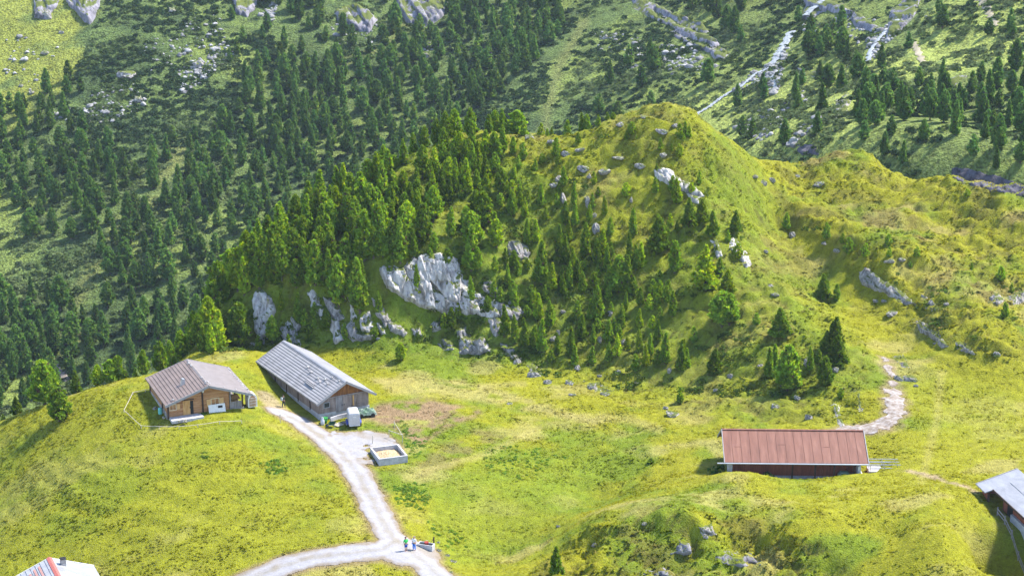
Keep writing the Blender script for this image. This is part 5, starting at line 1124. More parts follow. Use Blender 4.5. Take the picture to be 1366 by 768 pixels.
# ---- the long grey barn
BZ = 2.85; BYAW = R(30.5)
bmid = ((-25.61 - 18.42) / 2, (205.5 + 210.14) / 2)
barn = empty('long_barn', (bmid[0], bmid[1], BZ), BYAW); tag(barn, 'long weathered barn with grey lapped sheet roof and plank gable', 'barn')
w, d, ze, za = 8.65, 21.2, 2.15, 4.6
roofx = lambda x: za - (za - ze) * abs(x) / (w / 2) - .16
xl, xr, yf, yb = -3.7, 3.5, .75, 20.6
log_wall((xl, yf), (xr, yf), .5, lambda t: 2.55, .16, .26).build('front_wall', M_LOGD, barn)
board_wall(MB(), (xl + .6, yf - .04), (xr - .6, yf - .04), 2.58, lambda t: roofx(xl + .6 + (xr - xl - 1.2) * t), .05, .2).build('gable', M_GABLE, barn)
MB().box(xl + .3, xr - .3, yf - .16, yf - .02, 2.5, 2.6).build('gable_beam', M_DOORG, barn)
MB().box(xl - .1, xr + .1, yf - .12, yb, -1.0, .5).build('plinth', M_CONC, barn)
log_wall((xl, yf + .1), (xl, yb), .5, lambda t: roofx(xl), .16, .26).build('side_wall', M_LOGD, barn)
log_wall((xr, yf + .1), (xr, yb), .5, lambda t: roofx(xr), .16, .26).build('side_wall', M_LOGD, barn)
log_wall((xl, yb), (xr, yb), .5, lambda t: roofx(xl + (xr - xl) * t), .16, .26).build('rear_wall', M_LOGD, barn)
for y in (3.5, 7.5, 11.5, 15.5): MB().box(xl - .16, xl - .085, y - .1, y + .1, .3, roofx(xl)).build('side_post', M_DARKW, barn)
for (x0, x1) in ((-1.35, -.3), (-.28, .85)):
    dd = board_wall(MB(), (x0, yf - .13), (x1, yf - .13), .35, lambda t: 2.4, .05, .26).build('door', M_DOORG if x0 < -1 else M_LOGD, barn); MB().box(x1 - .2 if x0 < -1 else x0 + .1, x1 - .1 if x0 < -1 else x0 + .2, yf - .2, yf - .16, 1.2, 1.35).build('handle', M_DARK, dd)
MB().box(1.15, 1.35, yf - .14, yf - .085, .9, 2.3).build('door_post', M_DOOR, barn)
fr = MB().box(-3.1, -2.2, yf - .13, yf - .085, 1.2, 2.0).build('window', M_VERGE, barn); MB().box(-3.0, -2.3, yf - .15, yf - .135, 1.3, 1.9).build('pane', M_GLASS, fr)
roof_pair(barn, w, 0, d, ze, za, 12, (M_ROOFG, M_ROOFW)); verges(barn, w, -.04, ze, za, M_VERGE); verges(barn, w, d + .04, ze, za, M_VERGE)  # right slope uses a paler sheet, sky glare put into its colour
MB().prism([(-.24, za - .02), (0, za + .09), (.24, za - .02)], 0, d, 'y').build('ridge_cap', M_ROOFW, barn)
BM = Matrix.Translation(barn.location) @ Matrix.Rotation(BYAW, 4, 'Z')
rz = lambda x: za - (za - ze) * abs(x) / (w / 2) + .1
for (x, y, s, lb) in [(-.5, 1.2, .2, 'pale stone near the front ridge end of the barn roof'), (-1.6, 2.6, .2, 'pale stone on the barn roof below the ridge, nearest the gable'), (-1.3, 4.0, .24, 'pale stone midway down the grey barn roof'), (-1.9, 4.4, .18, 'small pale stone beside the midway one on the barn roof'), (-1.7, 5.6, .22, 'pale stone up the barn roof above the loose planks'), (-1.5, 8.2, .22, 'pale stone high up the grey barn roof'), (-.6, 3.2, .18, 'reddish stone close under the barn ridge'), (-1.2, 9.9, .2, 'farthest pale stone on the grey barn roof')]:
    roof_stone(BM @ Vector((x, y, rz(x) + .06)), s, lb, None)
pk = MB()
for k in range(3): pk.beam((-2.6 - .2 * k, 4.7 - .3 * k, rz(-2.6 - .2 * k) + .06), (-2.55 - .2 * k, 7.3 - .3 * k, rz(-2.55 - .2 * k) + .06), .17, .08)
place(pk.build('loose_planks', M_VERGE), BM); tag(bpy.data.objects['loose_planks'], 'pale loose planks lying on the grey barn roof', 'planks')
def bz(x, y): p = BM @ Vector((x, y, 0)); return float(ground(p.x, p.y)) - BZ
def bplace(o, x, y, rz_=0, dz=0): return place(o, BM @ Matrix.Translation((x, y, bz(x, y) + dz)) @ Matrix.Rotation(rz_, 4, 'Z'))
# low concrete ramp wall before the door
rp = MB(); arc = [(-2.9 + k * .45, -1.0 + .5 * math.sin(k * .32)) for k in range(10)]
for i in range(9): rp.beam((*arc[i], .1), (*arc[i + 1], .12), .18, .55)
place(rp.build('ramp_kerb', M_CONC), BM); tag(bpy.data.objects['ramp_kerb'], 'low curved concrete kerb in front of the barn door', 'kerb')
for i, (x, y, a) in enumerate([(-2.2, -1.9, .3), (-.9, -1.75, .2)]):
    m = MB()
    for k in range(5): m.box(-.55 + k * .23, -.34 + k * .23, -.5, .5, .08, .12)
    for y_ in (-.42, 0, .42): m.box(-.55, .58, y_ - .04, y_ + .04, 0, .078)
    bplace(m.build('pallet', M_DOORG if i else M_WOODF), x, y, a, .05); tag(bpy.data.objects['pallet' if not i else 'pallet.001'], ['pale wooden pallet lying beside the green wheelbarrow', 'greyer wooden pallet lying beside the trailer'][i], 'pallet')
mc = empty('milk_churn'); tag(mc, 'silvery milk churn at the front corner of the long barn', 'churn'); bplace(mc, -4.0, -.9)
MB().tube([(0, 0, 0), (0, 0, .05), (0, 0, .6), (0, 0, .78), (0, 0, .95)], [.25, .27, .27, .15, .17], 12).build('can', M_ALU, mc, 0, True); MB().tube([(0, 0, .955), (0, 0, 1.02)], [.18, .16], 12).build('lid', M_STEEL, mc)
tbn = empty('tub'); tag(tbn, 'bright green tub beside the milk churn at the barn corner', 'tub'); bplace(tbn, -3.45, -.45)
m = MB(); m.tube([(0, 0, 0), (0, 0, .7)], [.28, .38], 14, True); m.build('body', M_GREENP, tbn, 0, True); MB().tube([(0, 0, .66), (0, 0, .74)], [.41, .41], 14).build('rim', M_GREENP, tbn)
wb = empty('wheelbarrow'); tag(wb, 'dark green wheelbarrow tipped forward in front of the long barn', 'wheelbarrow'); bplace(wb, -3.15, -2.1, .9, 0)
m = MB(); m.add([(-.35, -.5, .75), (.35, -.5, .75), (.35, .45, .65), (-.35, .45, .65), (-.2, -.3, .35), (.2, -.3, .35), (.2, .3, .3), (-.2, .3, .3)], [(4, 5, 6, 7), (0, 1, 5, 4), (1, 2, 6, 5), (2, 3, 7, 6), (3, 0, 4, 7)]); m.build('tray', M_DKGREEN, wb)
m = MB()
for s in (-1, 1): m.tube([(s * .1, .75, .2), (s * .22, .1, .34), (s * .28, -.95, .62)], .028, 6); m.tube([(s * .22, -.3, .36), (s * .24, -.38, .02)], .025, 6)
m.build('frame', M_STEEL, wb); m = MB(); m.tube([(-.05, .75, .2), (.05, .75, .2)], .2, 16); m.build('wheel', M_RUBBER, wb)
# silver livestock trailer
tr = empty('livestock_trailer'); tag(tr, 'silver box trailer with rounded roof parked at the barn gable', 'trailer'); bplace(tr, -.35, -2.7, R(-19), 0)
pr = [(.30, 0), (.30, 1.35)] + [(.30 + .5 - .5 * math.cos(a * math.pi / 10), 1.35 + .5 * math.sin(a * math.pi / 10)) for a in range(1, 6)]
half = .75; body = [(-half, .42), (-half, 1.75), (-half + .08, 1.95), (-half + .25, 2.05), (half - .25, 2.05), (half - .08, 1.95), (half, 1.75), (half, .42)]
MB().prism(body, -1.3, 1.25, 'y').build('body', M_ALU, tr)
nose = [(x * .93, z) for x, z in body]; nb = MB(); n8 = len(body)
for k, (yy, sc_, dz_) in enumerate([(1.255, .97, 0), (1.5, .88, -.06), (1.65, .7, -.2)]): pass
nb.add([(x * .97, 1.255, z) for x, z in body] + [(x * .88, 1.5, .42 + (z - .42) * .94) for x, z in body] + [(x * .70, 1.66, .42 + (z - .42) * .8) for x, z in body],
       [(i, (i + 1) % n8, n8 + (i + 1) % n8, n8 + i) for i in range(n8)] + [(n8 + i, n8 + (i + 1) % n8, 2 * n8 + (i + 1) % n8, 2 * n8 + i) for i in range(n8)] + [tuple(range(2 * n8, 3 * n8))]); nb.build('nose', M_ALU, tr)
rd = MB().box(-.68, .68, -1.36, -1.305, .46, 1.86).build('rear_ramp', M_STEEL, tr); MB().box(-.18, .18, -1.39, -1.365, 1.5, 1.62).build('handle', M_WHITE, rd)
for s in (-1, 1):
    fd = MB().prism([(-.75, .42), (-.75, .58), (-.5, .72), (.5, .72), (.75, .58), (.75, .42)], s * .77, s * .98, 'x').build('fender', M_BLUE, tr)
    for y in (-.38, .38):
        wh = MB().tube([(s * .79, y, .3), (s * .95, y, .3)], .3, 16).build('wheel', M_RUBBER, tr); MB().tube([(s * .955, y, .3), (s * .975, y, .3)], .17, 12).build('rim', M_WHITE, wh)
MB().box(-.7, .7, -1.42, -1.37, .36, .45).build('bumper', M_WHITE, tr); MB().tube([(0, 1.66, .45), (0, 2.5, .42)], .05, 8).build('drawbar', M_STEEL, tr)
# handcart under a crumpled green sheet
ct = empty('hay_cart'); tag(ct, 'low cart heaped with crumpled pale green sheeting right of the trailer', 'cart'); bplace(ct, 2.35, -.95, R(-14))
m = MB(); m.box(-1.3, 1.3, -.55, .55, .45, .55); m.build('bed', M_DOORG, ct)
g = 14; vs, fs = [], []
for j in range(g):
    for i in range(g):
        a, b_ = i / (g - 1) * 2 - 1, j / (g - 1) * 2 - 1; e = max(0, 1 - max(abs(a), abs(b_)) ** 3); vs.append((a * 1.35, b_ * .65, .56 + e * (.45 + .16 * math.sin(9 * a + 3 * b_) + .12 * math.sin(11 * b_ - 5 * a)) - (.25 if e < .05 else 0)))
for j in range(g - 1):
    for i in range(g - 1): fs.append((j * g + i, j * g + i + 1, (j + 1) * g + i + 1, (j + 1) * g + i))
MB().add(vs, fs).build('sheeting', M_TARP, ct)
for x in (-.8, .8):
    for s in (-1, 1): MB().tube([(x, s * .58, .28), (x, s * .68, .28)], .28, 12).build('wheel', M_RUBBER, ct)
MB().tube([(1.3, 0, .5), (2.1, 0, .55)], .04, 6).build('drawbar', M_DARKW, ct)

# ---- concrete dung box by the road, rails behind it
c0, c1, c2 = [Vector(at_Z(*q, 1.55)) for q in ((505.8, 620), (544, 615), (495, 605.5))]
yaw = math.atan2(c1.y - c0.y, c1.x - c0.x); W = (c1 - c0).length; D = 4.3
c0.z = float(ground(c0.x + 1, c0.y + 1)) - .1
box = empty('dung_box', c0, yaw); tag(box, 'open pale concrete dung box half full of straw beside the road', 'dung box')
for nm, a in (('front', (0, W, 0, .22)), ('rear', (0, W, D - .22, D)), ('left', (0, .22, .22, D - .22)), ('right', (W - .22, W, .22, D - .22))):
    MB().box(a[0], a[1], a[2], a[3], -.5, 1.0).build('side_wall', M_CONC, box)
g = 24; vs, fs = [], []
for j in range(g):
    for i in range(g):
        x, y = .22 + (W - .44) * i / (g - 1), .22 + (D - .44) * j / (g - 1); vs.append((x, y, .38 + .42 * math.exp(-((x - W * .45) / 1.4) ** 2 - ((y - D * .55) / 1.4) ** 2) + random.uniform(-.06, .06)))
for j in range(g - 1):
    for i in range(g - 1): fs.append((j * g + i, j * g + i + 1, (j + 1) * g + i + 1, (j + 1) * g + i))
st_ = MB().add(vs, fs).build('straw_heap', M_STRAW); st_.location = c0; st_.rotation_euler = (0, 0, yaw); tag(st_, 'yellow brown straw heap inside the concrete dung box', 'straw')
rf = empty('rail_fence'); tag(rf, 'short rail fence of thin posts behind the concrete dung box', 'fence')
ps_ = [hit1(u, v)[0] for u, v in ((497, 592), (519, 584), (537, 590), (526, 572))]; rf.location = ps_[0]
for p in ps_: q = p - ps_[0]; MB().tube([q + Vector((0, 0, -.3)), q + Vector((0, 0, 1.15))], .05, 6).build('post', M_WOODF, rf)
m = MB(); m.tube([ps_[1] - ps_[0] + Vector((0, 0, 1.05)), ps_[2] - ps_[0] + Vector((0, 0, 1.05))], .045, 6); m.tube([ps_[2] - ps_[0] + Vector((0, 0, 1.0)), ps_[3] - ps_[0] + Vector((0, 0, 1.0))], .04, 6); m.build('rail', M_WOODF, rf)
p = hit1(374, 564)[0]; m = MB(); m.tube([(0, 0, -.3), (0, 0, 1.25)], .05, 6); m.box(-.07, .07, -.02, .02, 1.0, 1.2); o = m.build('marker_post', M_WOODF); o.location = p; tag(o, 'thin wooden stake on the left edge of the upper road', 'post')
# ---- water trough at the junction
p0, p1 = hit1(560, 727)[0], hit1(576.5, 734)[0]; ty = math.atan2(p1.y - p0.y, p1.x - p0.x); L = (p1 - p0).length + .3
tq = empty('water_trough', (p0 + p1) / 2, ty); tag(tq, 'grey stone water trough at the road junction', 'trough')
m = MB(); m.box(-L / 2, L / 2, -.42, -.32, -.15, .55); m.box(-L / 2, L / 2, .32, .42, -.15, .55); m.box(-L / 2, -L / 2 + .1, -.32, .32, -.15, .55); m.box(L / 2 - .1, L / 2, -.32, .32, -.15, .55); m.box(-L / 2 + .1, L / 2 - .1, -.32, .32, -.15, .05); m.build('basin', M_CONC, tq)
MB().box(-L / 2 + .1, L / 2 - .1, -.32, .32, .38, .42).build('water', M_GLASS, tq)
m = MB(); m.tube([(L / 2 - .3, .8, -.2), (L / 2 - .3, .8, 1.1)], .09, 8); m.tube([(L / 2 - .3, .75, .95), (L / 2 - .35, .2, .8)], .035, 6); m.build('spout_post', M_DARKW, tq)
rb = empty('bucket', tq.location + Vector((.05, .02, .42)), .4); tag(rb, 'red bucket sitting in the stone water trough', 'bucket')
m = MB(); m.tube([(0, 0, 0), (0, 0, .32)], [.2, .27], 12); m.build('pail', flat_mat('red_plastic', (.26, .035, .025), .6), rb); m = MB(); m.tube([(.27 * math.cos(a), 0, .32 + .22 * math.sin(a)) for a in [k * math.pi / 8 for k in range(9)]], .015, 5); m.build('handle', M_STEEL, rb)

# ---- barn with the red roof
rb_mid = (24.95, 187.15)
red = empty('red_roofed_barn', (25.2, 182.6, 3.5), 0); RY = R(-1.6); red.rotation_euler = (0, 0, RY); tag(red, 'low barn with a long faded red sheet roof behind the near mound', 'barn')
L, D, ze, za = 16.9, 8.75, 2.5, 5.0      # long axis along local x, depth along y
def rslope(y0, z0, y1, z1, mat, seam):
    m = MB(); m.prism([(y0, z0), (y1, z1), (y1, z1 - .12), (y0, z0 - .12)], 0, L, 'x')
    n = int(L / seam)
    for i in range(1, n): x = L * i / n; m.beam((x, y0, z0 + .012), (x, y1, z1 + .012), .045, .05)
    for i in range(1, n, 5):
        x = L * (i + .2) / n; f = .35 + .3 * random.random(); m.beam((x, y0 + (y1 - y0) * f, z0 + (z1 - z0) * f + .004), (x + L / n * .8, y0 + (y1 - y0) * f, z0 + (z1 - z0) * f + .004), .04, .03)
    return m.build('roof', mat, red)
rslope(0, ze, D / 2 - .01, za, M_ROOFR, 1.05); rslope(D, ze, D / 2 + .01, za, M_ROOFR, 1.05)
MB().box(0, L, D / 2 - .16, D / 2 + .16, za - .04, za + .05).build('ridge_cap', M_ROOFR, red)
for x in (-.05, L + .05):
    m = MB(); m.beam((x, -.03, ze - .06), (x, D / 2, za - .06), .09, .24); m.beam((x, D + .03, ze - .06), (x, D / 2, za - .06), .09, .24); m.build('barge_board', M_VERGE, red)
m = MB(); m.tube([(-.9, -.10, ze - .12), (L + .1, -.10, ze - .12)], .085, 8); m.build('gutter', M_STEEL, red)
board_wall(MB(), (.9, 1.5), (L - .9, 1.5), .3, lambda t: 3.1, .06, .25).build('front_wall', M_REDW, red)
MB().box(.9, L - .3, 1.25, 1.62, -1.2, .3).build('plinth', M_CONC, red); MB().box(3.4, 11.2, .2, 1.2, -.9, -.15).build('step', M_CONC, red)
m = MB()
board_wall(m, (.85, D - .8), (.85, 1.5), .0, lambda t: za - .16 - (za - ze) * abs((D - .8 + (1.5 - D + .8) * t) - D / 2) / (D / 2)); m.build('side_wall', M_DOORG, red)
m = MB(); board_wall(m, (L - .85, 1.5), (L - .85, D - .8), .0, lambda t: za - .16 - (za - ze) * abs((1.5 + (D - 2.3) * t) - D / 2) / (D / 2)); m.build('side_wall', M_REDW, red)
board_wall(MB(), (.9, D - .8), (L - .9, D - .8), -.5, lambda t: 2.6).build('rear_wall', M_REDW, red)
MB().box(.35, .95, .35, .75, -1.0, ze - .15).build('corner_pier', M_CONC, red)
for x in (8.05, 10.75, 13.0, 15.3): m = MB(); m.box(x - .09, x + .09, .28, .46, -1.0, ze - .16); m.build('post', M_DARKW, red)
MB().box(15.75, 16.1, .2, 1.6, -1.0, ze - .5).build('wing_wall', M_WHITE, red)
MB().add([(16.0, .1, -.5), (17.3, -.1, -.5), (16.0, .1, 1.5), (16.0, 1.6, -.5), (17.3, 1.6, -.5), (16.0, 1.6, 1.5)], [(0, 1, 2), (3, 5, 4), (0, 2, 5, 3), (1, 4, 5, 2), (0, 3, 4, 1)]).build('buttress', M_WHITE, red)
RM = Matrix.Translation(red.location) @ Matrix.Rotation(RY, 4, 'Z')
pf = empty('loading_platform'); place(pf, RM @ Matrix.Translation((17.3, 1.2, .0))); tag(pf, 'pale concrete loading platform with steel rails at the end of the red roofed barn', 'platform')
MB().box(0, 1.9, 0, 1.9, -.8, 1.0).build('block', M_CONC, pf)
MB().add([(1.9, 0, -.8), (3.4, -.6, -.8), (3.4, 1.6, -.8), (1.9, 1.9, -.8), (1.9, 0, .98), (1.9, 1.9, .98)], [(0, 1, 4), (3, 5, 2), (1, 2, 5, 4), (0, 4, 5, 3), (0, 3, 2, 1)]).build('ramp', M_EARTH, pf)
for y in (.05, 1.0, 1.9):
    m = MB(); z0 = 1.0
    for x in (.1, 1.8, 3.3): m.tube([(x, y, .2), (x, y, 1.9)], .035, 6)
    for z in (1.45, 1.88): m.tube([(0, y, z), (3.7, y, z)], .04, 6)
    m.build('railing', M_STEEL, pf)
mv = empty('mower'); place(mv, RM @ Matrix.Translation((14.2, .75, -.1))); tag(mv, 'pale green hay machine parked under the eave at the right end of the red barn', 'mower')
m = MB(); m.box(-.7, .7, -.35, .35, .5, .95); m.prism([(-.7, .95), (-.4, 1.25), (.5, 1.25), (.7, .95)], -.3, .3, 'y'); m.build('body', M_TARP, mv, .04)
for x in (-.45, .45):
    for y in (-.42, .42): MB().tube([(x, y - .07, .32), (x, y + .07, .32)], .32, 14).build('wheel', M_RUBBER, mv)
MB().tube([(.7, 0, .8), (1.2, 0, 1.2)], .04, 6).build('handle', M_DKGREEN, mv)
V, F, c = ug_vars[1]; o = link('shrub', np_mesh('shrub', V * 1.0, F, c * np.array((.04, .07, .015)), False, M_LEAF)); pp = RM @ Vector((5.0, -.3, 0)); o.location = (pp.x, pp.y, ground(pp.x, pp.y)); tag(o, 'dark round shrub in front of the open side of the red roofed barn', 'shrub')
V, F, c = ug_vars[2]; o = link('shrub', np_mesh('shrub', V * np.array((1.5, 1.2, 2.2)), F, c * np.array((.04, .075, .016)), False, M_LEAF)); pp = RM @ Vector((-.6, .9, 0)); o.location = (pp.x, pp.y, ground(pp.x, pp.y)); tag(o, 'dark bushy shrub at the left corner of the red roofed barn', 'shrub')

# ---- the barn at the right picture edge
e0, e1 = Vector(at_Z(1329.5, 656.5, 8.4)), Vector(at_Z(1366, 690, 8.4)); u0 = Vector(at_Z(1298.7, 645.8, 8.6)); v1_ = Vector(at_Z(1366, 625, 10.4))
ya = math.atan2(e1.y - e0.y, e1.x - e0.x)           # eave direction, running towards the viewer on the right
rt = empty('pale_roofed_barn', (e0.x, e0.y, 6.2), ya); tag(rt, 'red brown barn with bright pale sheet roof beside the grassy track on the right', 'barn')
# local x along the eave, local y (left of it) up the roof
ez, rise, dep, Lx = 2.2, 2.3, 7.0, 15.0
m = MB(); m.prism([(0, ez), (dep, ez + rise), (dep, ez + rise - .12), (0, ez - .12)], -.0, Lx, 'x'); m.prism([(2 * dep, ez), (dep + .02, ez + rise), (dep + .02, ez + rise - .12), (2 * dep, ez - .12)], -2.6, Lx, 'x')
m.prism([(-.0, ez), (dep, ez + rise), (dep, ez + rise - .12), (-.0, ez - .12)], -.9, -.003, 'x')
for k in (.28, .62): y = dep * k; m.beam((-.9, y, ez + rise * k + .02), (Lx, y, ez + rise * k + .02), .05, .05)
for x in (2.0, 4.4, 7.2, 9.5): m.beam((x, dep * .30, ez + rise * .3 + .01), (x, dep * .6, ez + rise * .6 + .01), .04, .035)
m.build('roof', M_ROOFW, rt)
m = MB(); m.prism([(-.9, ez - .32), (dep * .55, ez + rise * .55 - .02), (dep * .55, ez + rise * .55 - .14), (-.9, ez - .44)], -3.4, -.905, 'x'); m.build('porch_roof', M_ROOFW, rt)
m = MB(); m.beam((-.9, -.03, ez - .08), (Lx, -.03, ez - .08), .08, .22); m.build('eave_board', M_DARKW, rt)
m = MB(); m.beam((-3.45, -.9, ez - .38), (-3.45, dep * .55, ez + rise * .55 - .08), .08, .2); m.build('barge_board', M_VERGE, rt)
board_wall(MB(), (0, .9), (Lx, .9), -.6, lambda t: ez + .15, .06, .25).build('front_wall', M_REDW, rt)
board_wall(MB(), (0, 6.8), (0, .9), -.6, lambda t: ez + rise * (6.8 - 5.9 * t) / dep - .14, .06, .25).build('side_wall', M_REDW, rt)
board_wall(MB(), (-2.9, -.3), (-1.3, -.3), -.8, lambda t: ez - .3, .06, .25).build('porch_wall', M_REDW, rt); board_wall(MB(), (-2.9, 3.2), (-2.9, -.25), -.8, lambda t: ez + .4 - .8 * t, .06, .25).build('porch_wall', M_REDW, rt)
MB().box(-1.25, -1.05, -.45, -.25, -.9, ez - .3).build('porch_post', M_DARKW, rt)
MB().box(2.6, 7.5, .55, .85, -.8, .7).build('plinth', M_CONC, rt); MB().box(1.2, 2.5, .82, .865, -.5, 1.5).build('doorway', M_DARK, rt)
fe2 = empty('timber_fence'); place(fe2, Matrix.Translation(rt.location) @ Matrix.Rotation(ya, 4, 'Z') @ Matrix.Translation((1.8, -.55, 0))); tag(fe2, 'weathered low timber fence below the pale roofed barn', 'fence')
for k in range(5):
    x = k * 1.9; q = fe2.matrix_world @ Vector((x, 0, 0)); gz = float(ground(q.x, q.y)) - fe2.matrix_world.translation.z; MB().box(x - .06, x + .06, -.06, .06, gz - .4, gz + 1.0).build('post', M_DOORG, fe2)
    if k < 4:
        q2 = fe2.matrix_world @ Vector((x + 1.9, 0, 0)); gz2 = float(ground(q2.x, q2.y)) - fe2.matrix_world.translation.z
        for z in (.45, .85): MB().beam((x + .02, -.085, gz + z), (x + 1.88, -.085, gz2 + z), .05, .13).build('rail', M_DOORG, fe2)

# ---- hut whose roof just enters at the lower left
a0 = Vector(at_Z(65.5, 743.8, .2)); a1 = Vector(at_Z(80, 772, .2)); yy = math.atan2(a1.y - a0.y, a1.x - a0.x)
lh = empty('white_roofed_hut', (a0.x, a0.y, -4.6), yy - math.pi / 2); tag(lh, 'hut with white roof and red ridge cap cut by the lower left edge', 'hut')
w, d, za, ze = 9.6, 9, 4.8, 2.9   # local +y runs from the far gable towards the viewer
roof_pair(lh, w, 0, d, ze, za, 9, (M_ROOFW, M_ROOFW)); verges(lh, w, -.04, ze, za, M_WHITE); verges(lh, w, d + .04, ze, za, M_WHITE)
MB().prism([(-.3, za - .03), (0, za + .12), (.3, za - .03)], -.1, d, 'y').build('ridge_cap', M_TERRA, lh)
rs = lambda x: za - (za - ze) * abs(x) / (w / 2)
for k, (xa, ya_, yb_) in enumerate([(1.2, .8, 4.5), (1.75, .9, 5), (2.3, 1.4, 5)]):
    MB().prism([(xa, rs(xa) + .105), (xa + .22, rs(xa + .22) + .105), (xa + .22, rs(xa + .22) + .07), (xa, rs(xa) + .07)], ya_, yb_, 'y').build('roof_strip', M_SALMON, lh)
c_ = MB().box(-1.5, -.95, 1.2, 1.75, za - 1.0, za + .3).build('chimney', M_STONEW, lh); MB().box(-1.55, -.9, 1.15, 1.8, za + .305, za + .37).build('cap', M_DARK, c_)
log_wall((-4, .8), (4, .8), -.5, lambda t: rs(-4 + 8 * t) - .2).build('rear_wall', M_LOG, lh); log_wall((-4, .9), (-4, 8.2), -.5, lambda t: rs(4) - .2).build('side_wall', M_LOG, lh); log_wall((4, .9), (4, 8.2), -.5, lambda t: rs(4) - .2).build('side_wall', M_LOG, lh); log_wall((-4, 8.2), (4, 8.2), -.5, lambda t: rs(-4 + 8 * t) - .2).build('front_wall', M_LOG, lh)

# ---- people
def skin_body(name, J, E, mat, parent=None):
    """J: name -> (x,y,z,r); one continuous skinned surface"""
    ks = list(J); ix = {k: i for i, k in enumerate(ks)}; me = bpy.data.meshes.new(name); me.from_pydata([J[k][:3] for k in ks], [(ix[a], ix[b]) for a, b in E], [])
    o = link(name, me, parent); sk = o.modifiers.new('skin', 'SKIN'); ss = o.modifiers.new('sub', 'SUBSURF'); ss.levels = 1; ss.render_levels = 1
    for i, k in enumerate(ks): r_ = J[k][3]; me.skin_vertices[0].data[i].radius = (r_, r_)
    me.skin_vertices[0].data[0].use_root = True
    dg = bpy.context.evaluated_depsgraph_get(); m2 = bpy.data.meshes.new_from_object(o.evaluated_get(dg)); o.modifiers.clear(); o.data = m2; m2.materials.clear(); m2.materials.append(mat)
    m2.polygons.foreach_set('use_smooth', np.ones(len(m2.polygons), bool)); return o
M_SKIN = flat_mat('skin', (.45, .25, .17)); M_HAIR = flat_mat('hair', (.03, .02, .015)); M_SHOE = flat_mat('shoe', (.10, .02, .06))
def person(p, face, label, shirt, legs, short, hair, stride=0., pack=None, arm=.12):
    root = empty('person', p, face); tag(root, label, 'person')
    s = stride
    def J(side): 
        k = side; f = s * side
        return {'hip%d' % k: (.09 * k, 0, .88, .095), 'knee%d' % k: (.10 * k, -.02 + f * .5, .48, .065), 'ank%d' % k: (.10 * k, .02 + f, .08, .042), 'toe%d' % k: (.11 * k, -.16 + f, .04, .038),
                'sho%d' % k: (.19 * k, .01, 1.42, .06), 'elb%d' % k: (.25 * k, .03 - f * .5, 1.13, .045), 'wri%d' % k: (.24 * k, -arm - f * .7, .90, .032), 'hand%d' % k: (.235 * k, -arm - .05 - f * .7, .80, .036)}
    base = {'pel': (0, 0, .95, .13), 'waist': (0, 0, 1.12, .12), 'chest': (0, .01, 1.34, .14), 'neck': (0, 0, 1.50, .055), 'head': (0, -.02, 1.62, .095), 'crownp': (0, -.01, 1.73, .07)}
    A = {**base, **J(-1), **J(1)}
    E = [('pel', 'waist'), ('waist', 'chest'), ('chest', 'neck'), ('neck', 'head'), ('head', 'crownp')]
    for k in ('-1', '1'): E += [('pel', 'hip' + k), ('hip' + k, 'knee' + k), ('knee' + k, 'ank' + k), ('ank' + k, 'toe' + k), ('chest', 'sho' + k), ('sho' + k, 'elb' + k), ('elb' + k, 'wri' + k), ('wri' + k, 'hand' + k)]
    skin_body('body', A, E, M_SKIN, root)
    up = lambda k, f=1.22: (*A[k][:3], A[k][3] * f)
    S = {'waist': (0, 0, 1.0, .155), 'mid': up('waist', 1.25), 'chest': up('chest', 1.15), 'col': (0, 0, 1.47, .08)}; ES = [('waist', 'mid'), ('mid', 'chest'), ('chest', 'col')]
    for k in ('-1', '1'): S['sho' + k] = up('sho' + k, 1.3); S['elb' + k] = up('elb' + k, 1.35); ES += [('chest', 'sho' + k), ('sho' + k, 'elb' + k)]
    skin_body('shirt', S, ES, shirt, root)
    T_ = {'pel': (0, 0, .98, .15)}; ET = []
    for k in ('-1', '1'):
        T_['hip' + k] = up('hip' + k, 1.25); T_['knee' + k] = up('knee' + k, 1.4); ET += [('pel', 'hip' + k), ('hip' + k, 'knee' + k)]
        if not short: T_['ank' + k] = (*A['ank' + k][:2], .12, .065); ET.append(('knee' + k, 'ank' + k))
    skin_body('shorts' if short else 'trousers', T_, ET, legs, root)
    skin_body('hair', {'a': (0, .02, 1.67, .095), 'b': (0, .03, 1.75, .075), 'c': (0, .07, 1.60, .06)}, [('a', 'b'), ('a', 'c')], hair, root)
    for k in ('-1', '1'): skin_body('shoe', {'a': (A['ank' + k][0], A['ank' + k][1] + .02, .05, .055), 'b': (A['toe' + k][0], A['toe' + k][1], .045, .05)}, [('a', 'b')], M_SHOE, root)
    if pack:
        pk_ = empty('backpack', p, face); tag(pk_, pack[0], 'backpack'); m = MB(); m.box(-.17, .17, .17, .40, 1.02, 1.48); m.build('bag', pack[1], pk_, .05); m = MB(); m.box(-.13, .13, .41, .47, 1.08, 1.26); m.build('pocket', pack[1], pk_, .02)
    return root
F_GRN = flat_mat('green_shirt', (.04, .48, .10)); F_BLU = flat_mat('blue_cloth', (.02, .07, .36)); F_BLU2 = flat_mat('bright_blue_cloth', (.02, .17, .62)); F_WHT = flat_mat('white_shirt', (.68, .68, .70)); F_DRK = flat_mat('dark_cloth', (.035, .05, .05)); F_GRY = flat_mat('grey_pack', (.35, .38, .36))
p = hit1(541.6, 735)[0]; person(p, .5, 'person in green shirt and dark blue shorts standing on the gravel junction', F_GRN, F_BLU, True, M_HAIR, .03)
p = hit1(552.6, 734)[0]; person(p, -.5, 'person in white shirt and bright blue trousers standing by the water trough', F_WHT, F_BLU2, False, flat_mat('pale_hair', (.35, .27, .20)), .05)
